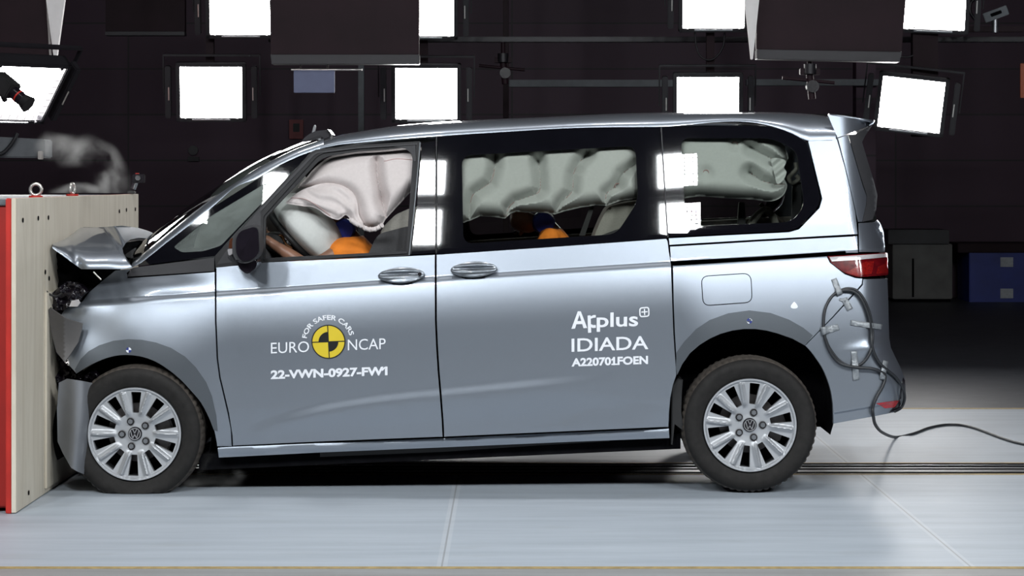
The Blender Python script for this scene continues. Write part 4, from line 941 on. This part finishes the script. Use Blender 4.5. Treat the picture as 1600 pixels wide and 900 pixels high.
FLf = lambda x, y: .006 * np.sin((y - x * .45) / 3.2 + np.sin(x / 9)) + .008 * np.sin((x + y) / 11)
bag('airbag_flap', flap, [], [], M['bag'], inb(.09), .035, 14, FLf, seam_show=[[(455, 309), (475, 311), (490, 318), (503, 327), (516, 337)]])
tubes_lip = curve([(548, 343), (556, 349), (564, 352.5), (574, 358), (586, 358), (597, 352)], 10)
tube('bag_hem', [P(x, y, float(flank(x, y, .06)) + .008 * math.sin(i * 1.1)) for i, (x, y) in enumerate(tubes_lip)], [.011, .014, .009, .013] * 8, M['bag'], VAN, 8, 0)
midol = [(700, 200), (1006, 192), (1006, 300), (994, 311), (969, 314), (948, 321.5), (930, 321), (906, 324.5), (882, 330), (867, 335), (850, 332.5), (822, 332), (806, 331), (798, 333.5), (789, 341.6), (772, 339), (750, 338), (736, 344), (724.5, 348), (700, 350)]
bag('curtain_airbag', midol, [[(774, 238), (773, 262), (766, 285), (741, 302), (735, 318), (733.5, 340)], [(841, 251), (844, 275), (844, 295), (836, 304), (806, 314), (794, 326), (791, 339)], [(919, 239), (904, 255), (896, 272), (894, 299), (876, 317), (867, 333)], [(1004, 250), (985, 262), (972, 272), (963, 290), (948, 302), (946, 318)]],
    [(841, 252, 9), (965, 291, 10), (774, 243, 8), (919, 239, 8)], M['bag_white'], inb(.14), .10, 26)
rb = closed_curve([(1046, 206), (1100, 202), (1160, 203), (1205, 211), (1222, 222), (1228, 234), (1232, 247), (1226, 256), (1222, 268), (1224, 278), (1230, 288), (1228, 298), (1223, 306), (1212, 313), (1198, 315), (1180, 312), (1167, 311.5), (1130, 309.5), (1093, 307), (1068, 310), (1046, 312)], 4)
bag('curtain_airbag', rb, [[(1172, 229), (1190, 240), (1208, 249), (1228, 254)], [(1172, 270), (1190, 282), (1210, 288), (1226, 288)]], [(1148, 226, 9), (1103, 270, 10), (1171, 270, 12)], M['bag_white'], inb(.15), .11, 28)
rag = closed_curve([(1204, 250), (1216, 247), (1228, 252), (1225, 262), (1229, 270), (1222, 284), (1214, 287), (1210, 272)], 4)
patch('airbag_flap', rag, M['bag_white'], VAN, yf=lambda x, y: flank(x, y, .05) + .012 * np.sin((x * .8 + y) / 3.3), step=3, flange=.01)
# driver's bag and steering wheel
wn = Vector((.72, 0, .69)); q = wn.to_track_quat('Z', 'Y').to_matrix().to_4x4()
def ring(name, c, R_, r_, m, sx=1):
    bm = bmesh.new(); vs = []
    for i in range(40):
        for j in range(10):
            a, b_ = 2*math.pi*i/40, 2*math.pi*j/10; vs.append(bm.verts.new(Matrix.Translation(c) @ q @ Vector(((R_+r_*math.cos(b_))*math.cos(a), (R_+r_*math.cos(b_))*math.sin(a), r_*math.sin(b_)))))
    for i in range(40):
        for j in range(10): bm.faces.new([vs[k] for k in (i*10+j, ((i+1) % 40)*10+j, ((i+1) % 40)*10+(j+1) % 10, i*10+(j+1) % 10)])
    return bmobj(name, bm, m, VAN, 60)
sw = P(463, 376, .52); SWR = ring('steering_wheel', sw, .185, .017, M['black'])
bm = bmesh.new(); bmesh.ops.create_uvsphere(bm, u_segments=40, v_segments=24, radius=1)
for v in bm.verts:
    z = v.co.z; r = math.hypot(v.co.x, v.co.y); v.co.x *= .255; v.co.y *= .255; v.co.z = (.165 if z > 0 else .075) * z
bmesh.ops.transform(bm, matrix=Matrix.Translation(sw + wn * .055 + Vector((.02, -.02, .0))) @ q, verts=bm.verts); bmobj('driver_airbag', bm, M['bag_white'], VAN, 180)
bm = bmesh.new(); bmesh.ops.create_uvsphere(bm, u_segments=32, v_segments=20, radius=1)
bmesh.ops.transform(bm, matrix=Matrix.Translation(P(392, 344, 1.32)) @ Matrix.Rotation(-.75, 4, 'Y') @ Matrix.Diagonal((.40, .30, .20, 1)), verts=bm.verts); bmobj('passenger_airbag', bm, M['bag_white'], VAN, 180)
tube('steering_column', [sw - wn * .28 + Vector((0, 0, 0)), sw - wn * .05], .045, M['dash'], VAN, 12, 0)
slab('dashboard', rnd([(262, 392), (330, 387), (405, 372), (430, 376), (444, 396), (440, 470), (290, 470)], 10), .24, 1.66, M['dash'], VAN, .03)
slab('instrument_hood', rnd([(405, 376), (420, 362), (441, 366), (452, 382), (444, 400)], 6), .36, .72, M['black'], VAN, .02)
tube('column_wiring', [P(x, y, .40) for x, y in ((418, 366), (428, 372), (440, 368), (446, 380), (456, 388))], .006, mat('copper_wire', (.30, .12, .04), .4), VAN)
def seat(dx, y0, y1, front):
    if front:
        s = slab('seat_back', rnd([(566, 480), (577, 402), (590, 372), (598, 363), (640, 352), (700, 352), (700, 420), (660, 480)], 8), y0, y1, M['seat_dark'], VAN, .04)
        slab('headrest', rnd([(596, 365), (605, 350), (622, 334), (645, 324), (700, 316), (704, 352), (640, 356)], 6), y0 + .02, y1 - .02, M['seat_light'], s, .04)
        slab('seat_cushion', rnd([(480, 470), (500, 450), (600, 460), (640, 470), (640, 505), (490, 505)], 10), y0 - .02, y1 + .02, M['seat_dark'], VAN, .04)
    else:
        s = slab('seat_back', rnd([(908, 470), (918, 400), (927, 366), (938, 340), (948, 322), (984, 314), (1030, 312), (1034, 470)], 7), y0, y1, M['seat_light'], VAN, .04)
        slab('seat_bolster', rnd([(931, 369), (960, 358), (1000, 346), (1030, 340), (1030, 460), (915, 460)], 6), y0 - .006, y1 - .1, M['seat_dark'], s, .03)
        slab('seat_cushion', rnd([(830, 440), (850, 425), (920, 430), (960, 440), (960, 480), (835, 480)], 10), y0 - .02, y1 + .02, M['seat_dark'], VAN, .04)
        slab('belt_strap', [(905, 368), (922, 322), (929, 322), (914, 368)], y0 - .03, y0 - .026, M['black'], VAN, 0)
for y0, y1 in ((.26, .74), (1.14, 1.64)): seat(0, y0, y1, True); seat(0, y0 + .04, y1 - .02, False)
for a in ([(715, 378), (740, 376), (925, 364), (925, 372), (715, 388)], [(1060, 352), (1083, 346), (1175, 341), (1260, 337), (1260, 350), (1060, 362)]):
    slab('door_card', a, 1.66, 1.80, M['seat_light'], VAN, .006)
tube('belt_loop', [P(x, y, .40) for x, y in ((1243, 254), (1244, 264), (1238, 271), (1232, 279), (1238, 286), (1248, 280), (1244, 274))], .011, M['seat_light'], VAN)
slab('belt_strap', [(1238, 288), (1252, 284), (1252, 345), (1236, 347)], .42, .43, M['grey_trim'], VAN, 0)
slab('belt_anchor', [(1154, 316), (1163, 316), (1165, 352), (1152, 352)], .5, .53, M['black'], VAN, .003)
tube('seat_bracket', [P(x, y, .55) for x, y in ((1172, 352), (1182, 338), (1196, 328), (1206, 336), (1212, 350))], .02, M['seat_light'], VAN); tube('seat_bracket', [P(x, y, .6) for x, y in ((1188, 318), (1200, 330), (1216, 342), (1226, 350))], .012, M['tread'], VAN)
# ------------------------------------------------------------------ crash test dummies
def skin(name, joints, edges, m, parent, sub=2):
    me = bpy.data.meshes.new(name); me.from_pydata([tuple(j[0]) for j in joints], edges, []); o = link(name, me, m, parent)
    k = o.modifiers.new('skin', 'SKIN'); k.use_smooth_shade = True
    for i, v in enumerate(me.skin_vertices[0].data):
        r = joints[i][1]; v.radius = (r, r) if not isinstance(r, tuple) else r; v.use_root = i == 0
    k = o.modifiers.new('s', 'SUBSURF'); k.levels = k.render_levels = sub
    return o
def hand_chain(J, E, wrist, at, d, side, k=1.0):
    """palm plus five bent fingers rooted in it"""
    d = Vector(d).normalized(); side = Vector(side).normalized(); dn = d.cross(side)
    palm = len(J); J.append((at + d * .035 * k, .026 * k)); E.append((wrist, palm))
    for f in range(4):
        ln = (.062, .072, .068, .052)[f] * k; o = side * (.022 - .0145 * f) * k
        a = len(J); J.append((at + d * .075 * k + o, .0100 * k)); E.append((palm, a))
        J.append((at + d * (.075 * k + ln * .5) + o + dn * .006, .0088 * k)); E.append((a, a + 1)); J.append((at + d * (.075 * k + ln * .8) + o + dn * .026 * k, .0075 * k)); E.append((a + 1, a + 2))
    a = len(J); J.append((at + d * .04 * k + side * .042 * k, .0105 * k)); E.append((palm, a)); J.append((at + d * .075 * k + side * .055 * k, .0085 * k)); E.append((a, a + 1))
def dummy(label, pts, k):
    t = thing('crash_test_dummy', label, 'dummy', pts['pelvis'] - Vector((0, 0, .12 * k)), 'dummies in the van seats')
    J, E = [], []
    def add(p, r, frm=None): J.append((Vector(p), r)); i = len(J) - 1; (E.append((frm, i)) if frm is not None else None); return i
    pe = add(pts['pelvis'], .115 * k); ch = add(pts['chest'], (.10 * k, .125 * k), pe); nk = add(pts['neck'], .05 * k, ch)
    hd = pts['head']; u = (hd - pts['neck']).normalized(); fwd = pts['face']
    j = add(pts['neck'] + u * .05 * k, .048 * k, nk); j = add(hd - u * .03 * k + fwd * .02 * k, (.080 * k, .072 * k), j); j = add(hd + u * .05 * k - fwd * .01, (.088 * k, .078 * k), j); add(hd + u * .105 * k, .05 * k, j)
    for s in (-1, 1):
        sh = add(pts['shoulder'] + Vector((0, s * .165 * k, 0)), .055 * k, ch); el = add(pts['elbow'] + Vector((0, s * .21 * k, 0)), .040 * k, sh); mid = add((pts['elbow'] * .4 + pts['wrist'] * .6) + Vector((0, s * .19 * k, 0)), .036 * k, el); wr = add(pts['wrist'] + Vector((0, s * .17 * k, 0)), .026 * k, mid)
        hand_chain(J, E, wr, J[wr][0], pts['hand'] - pts['wrist'], Vector((0, -s, .25)), k)
        hp = add(pts['pelvis'] + Vector((-.05 * k, s * .09 * k, -.02)), .085 * k, pe); kn = add(pts['knee'] + Vector((0, s * .12 * k, 0)), .058 * k, hp); an = add(pts['ankle'] + Vector((0, s * .11 * k, 0)), .036 * k, kn); ft = add(pts['ankle'] + Vector((-.16 * k, s * .11 * k, -.03)), .03 * k, an)
    skin('body', J, E, M['skin'], t)
    bm = bmesh.new()
    for s in (-1, 1):
        e = hd + fwd * .083 * k + u * .03 * k + Vector((0, s * .033 * k, 0)); bmesh.ops.create_uvsphere(bm, u_segments=10, v_segments=8, radius=.012 * k, matrix=Matrix.Translation(e))
    bmobj('eyes', bm, M['gloss'], t, 60)
    n_ = hd + fwd * .085 * k - u * .005 * k; bm = bmesh.new(); bmesh.ops.create_cone(bm, segments=10, radius1=.018 * k, radius2=.008 * k, depth=.03 * k, matrix=Matrix.Translation(n_) @ fwd.to_track_quat('Z', 'Y').to_matrix().to_4x4()); bmobj('nose', bm, M['skin'], t, 60)
    J, E = [], []
    pe = add(pts['pelvis'] + Vector((0, 0, .02)), .135 * k); ch = add(pts['chest'], (.128 * k, .16 * k), pe); add(pts['chest'] * .45 + pts['neck'] * .55, .085 * k, ch)
    for s in (-1, 1):
        sh = add(pts['shoulder'] + Vector((0, s * .165 * k, 0)), .078 * k, ch); add(pts['shoulder'] * .45 + pts['elbow'] * .55 + Vector((0, s * .195 * k, 0)), .066 * k, sh)
    skin('shirt', J, E, M['orange'], t)
    lathe('neck_shield', [(.001, -.06), (.05, -.055), (.062, -.02), (.062, .02), (.05, .055), (.001, .06)], M['blue'], t, c=pts['neck'] + u * .012 * k + Vector((0, -.02, 0)), n=24)
    return t
Y_D = .50
dummy('brown vinyl dummy in an orange shirt thrown onto the steering wheel bag', dict(pelvis=P(600, 472, Y_D), chest=P(556, 408, Y_D), shoulder=P(549, 384, Y_D), neck=P(540, 362, Y_D), head=P(523, 338, Y_D), face=Vector((-.88, 0, -.47)), elbow=P(490, 416, Y_D), wrist=P(432, 380, Y_D), hand=P(416, 368, Y_D), knee=P(478, 452, Y_D), ankle=P(420, 560, Y_D)), 1.0)
dummy('brown vinyl dummy in an orange shirt on the middle seat under the long curtain bag', dict(pelvis=P(888, 425, Y_D + .02), chest=P(868, 388, Y_D), shoulder=P(862, 372, Y_D), neck=P(852, 348, Y_D), head=P(822, 345, Y_D), face=Vector((-.45, 0, -.89)), elbow=P(828, 402, Y_D), wrist=P(790, 398, Y_D), hand=P(775, 392, Y_D), knee=P(800, 420, Y_D), ankle=P(785, 500, Y_D)), .86)
# ------------------------------------------------------------------ lettering on the doors
def text_pts(body, bold=0.0):
    cu = bpy.data.curves.new('t', 'FONT'); cu.body = body; cu.offset = bold; cu.resolution_u = 4; o = bpy.data.objects.new('t', cu); COL.objects.link(o)
    me = bpy.data.meshes.new_from_object(o.evaluated_get(bpy.context.evaluated_depsgraph_get())); bpy.data.objects.remove(o); bpy.data.curves.remove(cu)
    V = np.array([v.co[:2] for v in me.vertices]); Fc = [tuple(p.vertices) for p in me.polygons]; bpy.data.meshes.remove(me)
    return V, Fc
def on_flank(name, px, py, Fc, m, parent, off=-.0028):
    V = Pn(px, py, flank(px, py, off)); o = mesh(name, V, Fc, m, parent)
    bm = bmesh.new(); bm.from_mesh(o.data); bmesh.ops.recalc_face_normals(bm, faces=bm.faces)
    for f in bm.faces:
        if f.normal.y > 0: f.normal_flip()
    bm.to_mesh(o.data); bm.free(); return o
def lettering(body, x0, x1, ybase, cap, slope, parent, bold=0.0, m='white_ink', skew=0.0):
    V, Fc = text_pts(body, bold); C, _ = text_pts('E', bold); ch = C[:, 1].max() - C[:, 1].min(); b0 = C[:, 1].min()
    u = (V[:, 0] - V[:, 0].min()) / np.ptp(V[:, 0]); px = x0 + u * (x1 - x0); py = ybase - (px - x0) * slope - (V[:, 1] - b0) / ch * cap
    return on_flank('lettering', px, py, Fc, M[m], parent)
SL = .052
lettering('EURO', 423.3, 483, 552.3, 16.6, SL * .8, DOOR); lettering('NCAP', 543.5, 602.5, 547.3, 16.6, SL * .7, DOOR)
lettering('22-VWN-0927-FW1', 423, 605.5, 592.5, 13.6, .034, DOOR, .042)
V, Fc = text_pts('FOR SAFER CARS', .022); C, _ = text_pts('E', .02); ch = np.ptp(C[:, 1]); u = (V[:, 0] - V[:, 0].min()) / np.ptp(V[:, 0])
th = np.radians(171 - u * 155); rr = 34.5 + V[:, 1] / ch * 7.6
on_flank('lettering', 513.2 + rr * np.cos(th), 534 - rr * np.sin(th), Fc, M['white_ink'], DOOR)
def sector(name, r0, r1, a0, a1, m, off, n=24):
    px, py, Fc = [], [], []
    for k in range(n + 1):
        a = math.radians(a0 + (a1 - a0) * k / n)
        for r in (r0, r1): px.append(513.2 + r * math.cos(a)); py.append(534 - r * math.sin(a))
    for k in range(n): Fc.append((2*k, 2*k+1, 2*k+3, 2*k+2))
    return on_flank(name, np.array(px), np.array(py), Fc, M[m], DOOR, off)
sector('roundel', 0.01, 25.6, 0, 360, 'yellow_ink', -.0024, 60); sector('roundel_ring', 25.0, 26.6, 0, 360, 'black_ink', -.0032, 60)
sector('roundel_quarter', .01, 15.5, 93, 182, 'black_ink', -.0034); sector('roundel_quarter', .01, 15.5, 273, 362, 'black_ink', -.0034)
for a in (93, 182): 
    c_, s_ = math.cos(math.radians(a)), math.sin(math.radians(a)); w_ = .75
    on_flank('roundel_bar', np.array([513.2 + c_ * r - s_ * w for r, w in ((-25.5, -w_), (25.5, -w_), (25.5, w_), (-25.5, w_))]), np.array([534 - s_ * r - c_ * w for r, w in ((-25.5, -w_), (25.5, -w_), (25.5, w_), (-25.5, w_))]), [(0, 1, 2, 3)], M['black_ink'], DOOR, -.0036)
def poly_letter(polys):
    px, py, Fc = [], [], []
    for q in polys:
        Fc.append(tuple(range(len(px), len(px) + len(q)))); px += [860 + a / 6.43 for a, b in q]; py += [460 + b / 6.43 for a, b in q]
    on_flank('lettering', np.array(px), np.array(py), Fc, M['white_ink'], SLID)
# stylised letters with open bars, traced as strokes
A_ = lambda x0, x1, xt, xu, yt, yb, s: [[(x0, yb), (x0 + 36, yb - 1), (xt + 16, yt + 44), (xu - 18, yt + 44), (xu - 4, yt), (xt, yt)], [(xu - 4, yt), (xu - 18, yt + 44), (x1 - 38, yb - 7), (x1, yb - 8)], [(x0 + 62, yb - 62), (x0 + 100, yb - 64), (x0 + 108, yb - 38), (x0 + 52, yb - 36)]]
poly_letter([[(210, 346), (247, 344), (292, 205), (275, 170)], [(275, 170), (305, 170), (370, 338), (332, 340), (292, 205)], [(268, 268), (328, 266), (340, 298), (256, 300)]])
poly_letter([[(373, 212), (404, 210), (410, 384), (378, 387)], [(404, 222), (430, 208), (456, 207), (456, 233), (430, 236), (405, 246)], [(406, 298), (430, 308), (456, 307), (457, 336), (425, 338), (407, 330)]])
lettering('plus', 932.3, 997, 511.4, 22.5, .028, SLID, .018)
lettering('IDIADA', 893, 1013, 549.8, 20.6, .036, SLID, .012)
lettering('A220701FOEN', 893, 1012.5, 572.8, 12.8, .034, SLID, .040)
qx, qy, Fc = [], [], []
so = rnd([(998.5, 480.5), (1014.5, 479), (1015, 495), (999, 496)], 5); si = inset(so, 2.1); n = len(so)
on_flank('lettering', np.array([p[0] for p in so + si]), np.array([p[1] for p in so + si]), [(i, (i+1) % n, n+(i+1) % n, n+i) for i in range(n)], M['white_ink'], SLID)
on_flank('lettering', np.array([1002, 1011.6, 1011.7, 1002.1, 1006.0, 1007.8, 1008.2, 1006.4]), np.array([486.8, 486.2, 488.0, 488.6, 482.6, 482.5, 492.4, 492.5]), [(0, 1, 2, 3), (4, 5, 6, 7)], M['white_ink'], SLID)
for q, par in (([(600.8, 573.2), (602.3, 574.6), (597.6, 580.0), (595.9, 577.6)], DOOR), ([(958.9, 557.8), (959.6, 560.2), (956.0, 564.2), (954.9, 561.9)], SLID), ([(955.2, 568.2), (964.7, 567.9), (964.7, 570.2), (955.2, 570.5)], SLID)):
    on_flank('lettering', np.array([p[0] for p in q]), np.array([p[1] for p in q]), [(0, 1, 2, 3)], M['white_ink'], par, -.003)
# small round measuring targets and a white dot
for (x, y), par in (((201, 547), FEN), ((1171, 501.5), QUA)):
    a = np.linspace(0, 2 * np.pi, 19)[:-1]
    on_flank('target_dot', x + 4.2 * np.cos(a), y + 4.2 * np.sin(a), [tuple(range(18))], M['white_ink'], par, -.003)
    a = np.linspace(0, np.pi / 2, 7)
    for s in (0, np.pi): on_flank('target_quarter', np.r_[x, x + 4.2 * np.cos(a + s)], np.r_[y, y + 4.2 * np.sin(a + s)], [tuple(range(8))], M['cabinet'], par, -.0036)
a = np.linspace(0, 2 * np.pi, 15)[:-1]; on_flank('white_dot', 1241 + 5 * np.cos(a) + 1.5 * np.sin(2 * a), 477 + 5.5 * np.sin(a), [tuple(range(14))], M['white_ink'], QUA, -.003)
# ------------------------------------------------------------------ trailing cable taped to the rear bumper
def surf(x, y, k=-.010): return P(x, y, float(flank(min(x, 1409), y, k)))
loop = [(1311, 455), (1322, 451), (1334, 452), (1343, 458), (1351, 470), (1357, 484), (1361, 499), (1363.5, 518), (1363, 536), (1359, 552), (1350, 565), (1338, 572), (1325, 571), (1312, 564), (1303, 554), (1294, 540), (1288.5, 525), (1287, 508), (1288, 490), (1292, 476), (1300, 463), (1309, 456.5), (1320, 453.5), (1332, 455), (1341, 461), (1349, 473), (1355, 487), (1359.5, 503), (1361.5, 520), (1362, 536), (1366, 552), (1374, 567), (1386, 578), (1398, 588), (1408, 601), (1413, 614), (1413, 626), (1408, 637), (1398, 643)]
CAB = tube('cable', [surf(x, y, -.010 - (.008 if i > 21 else 0)) for i, (x, y) in enumerate(loop)], .0075, M['cable'], None, 8, 5)
tag(CAB, 'long black cable coiled on the rear bumper and trailing across the floor', 'cable')
tail = [surf(1289, 528, -.014), surf(1298, 551, -.014), surf(1313, 568, -.016), surf(1338, 574, -.022), surf(1362, 576, -.022), surf(1380, 583, -.014), surf(1383, 591, -.012), surf(1379, 604, -.012), surf(1370, 620, -.013), surf(1364, 636, -.016), P(1364.5, 650, .04), P(1368, 664, .35), P(1379, 676, 1.1), P(1399, 683, 2.38), P(1427, 677.5, 2.62), P(1453, 668, 2.80), P(1483, 663.5, 2.98), P(1517, 667, 3.05), P(1567, 685, 2.68), P(1600, 694, 2.42), P(1680, 708, 2.1)]
for i in range(13, len(tail)):
    s = F / (D + tail[i].y); px = 800 + tail[i].x * s; py = HY + (CZ - tail[i].z) * s; yy = F / ((py - HY) / (CZ - .009)) - D; tail[i] = P(px, py, yy)
tube('cable_tail', tail, .0085, M['cable'], CAB, 8, 6)
def tapestrip(pts, k=-.022):
    c = sum((Vector((x, y, 0)) for x, y in pts), Vector()) / 4
    V, T_ = fill(pts, [], 4); x, y = V[:, 0], V[:, 1]
    yy = np.array([float(flank(min(a, 1409), b, 0)) for a, b in zip(x, y)]); dc = dseg(x, y, loop + [(1338, 574), (1362, 576), (1380, 583), (1383, 591)])
    p = Pn(x, y, yy - .004 - .018 * (1 - sst(2, 6, dc))); o = mesh('tape_strip', p, [tuple(t) for t in T_], M['tape'], CAB, 60)
    k_ = o.modifiers.new('t', 'SOLIDIFY'); k_.thickness = .001
for q in ([(1299, 437), (1307, 434), (1317, 459), (1309, 463)], [(1314, 467), (1323, 464), (1333, 482), (1324, 486)], [(1330, 500), (1379, 507), (1377, 515), (1329, 508)], [(1281, 512), (1309, 506.5), (1312, 515), (1284, 524)], [(1330, 549), (1339, 549), (1343, 593), (1333, 595)], [(1380, 563), (1388, 565), (1382, 595), (1374, 592)], [(1312, 466), (1322, 469), (1321, 472), (1311, 469)]): tapestrip(q)
# ------------------------------------------------------------------ smoke above the barrier, dust at the front wheel
def smoke(name, blobs, dens_, label, scale, box_):
    m = bpy.data.materials.new(name); m.use_nodes = True; t = m.node_tree; t.nodes.clear(); N, L = t.nodes.new, t.links.new
    tc = N('ShaderNodeTexCoord'); out = None
    nz0 = N('ShaderNodeTexNoise'); nz0.inputs['Scale'].default_value = scale * .5; L(tc.outputs['Object'], nz0.inputs['Vector'])
    wv = N('ShaderNodeVectorMath'); wv.operation = 'MULTIPLY_ADD'; L(nz0.outputs['Color'], wv.inputs[0]); wv.inputs[1].default_value = (.16, .16, .16)
    L(tc.outputs['Object'], wv.inputs[2])
    for (c, r) in blobs:
        s = N('ShaderNodeVectorMath'); s.operation = 'SUBTRACT'; L(wv.outputs[0], s.inputs[0]); s.inputs[1].default_value = tuple(Vector(c) + Vector((.08, .08, .08)))
        d = N('ShaderNodeVectorMath'); d.operation = 'DIVIDE'; L(s.outputs[0], d.inputs[0]); d.inputs[1].default_value = r
        l = N('ShaderNodeVectorMath'); l.operation = 'LENGTH'; L(d.outputs[0], l.inputs[0])
        g = N('ShaderNodeMapRange'); g.interpolation_type = 'SMOOTHSTEP'; L(l.outputs['Value'], g.inputs[0]); g.inputs[1].default_value = 1; g.inputs[2].default_value = 0
        if out is None: out = g.outputs[0]
        else:
            a = N('ShaderNodeMath'); a.operation = 'MAXIMUM'; L(out, a.inputs[0]); L(g.outputs[0], a.inputs[1]); out = a.outputs[0]
    nz = N('ShaderNodeTexNoise'); nz.inputs['Scale'].default_value = scale; nz.inputs['Detail'].default_value = 5; L(wv.outputs[0], nz.inputs['Vector'])
    mr = N('ShaderNodeMapRange'); L(nz.outputs[0], mr.inputs[0]); mr.inputs[1].default_value = .42; mr.inputs[2].default_value = .74
    mu = N('ShaderNodeMath'); mu.operation = 'MULTIPLY'; L(out, mu.inputs[0]); L(mr.outputs[0], mu.inputs[1])
    m2 = N('ShaderNodeMath'); m2.operation = 'MULTIPLY'; L(mu.outputs[0], m2.inputs[0]); m2.inputs[1].default_value = dens_
    v = N('ShaderNodeVolumeScatter'); v.inputs['Color'].default_value = (.95, .94, .93, 1); L(m2.outputs[0], v.inputs['Density'])
    o = N('ShaderNodeOutputMaterial'); L(v.outputs[0], o.inputs['Volume'])
    b = box2(name, box_[0], box_[1], m, None, 0); tag(b, label, 'smoke', None, 'stuff'); return b
pc = lambda x, y: tuple(P(x, y, .9))
smoke('smoke', [(pc(92, 228), (.16, .2, .08)), (pc(122, 238), (.17, .2, .10)), (pc(150, 246), (.14, .18, .09)), (pc(172, 262), (.11, .15, .11)), (pc(184, 285), (.08, .12, .12)), (pc(158, 283), (.08, .12, .12)), (pc(118, 299), (.18, .2, .04))], 14, 'thin white puff of smoke drifting above the plywood barrier', 6, (P(40, 302, .7), P(232, 196, 1.15)))
pd = lambda x, y: tuple(P(x, y, .12))
smoke('dust', [(pd(300, 758), (.14, .2, .07)), (pd(345, 752), (.13, .2, .07)), (pd(372, 738), (.06, .12, .04)), (pd(322, 730), (.08, .15, .08))], 5, 'thin grey dust kicked up on the floor just behind the flattened front tyre', 8, (P(268, 768, -.1), P(400, 690, .34)))
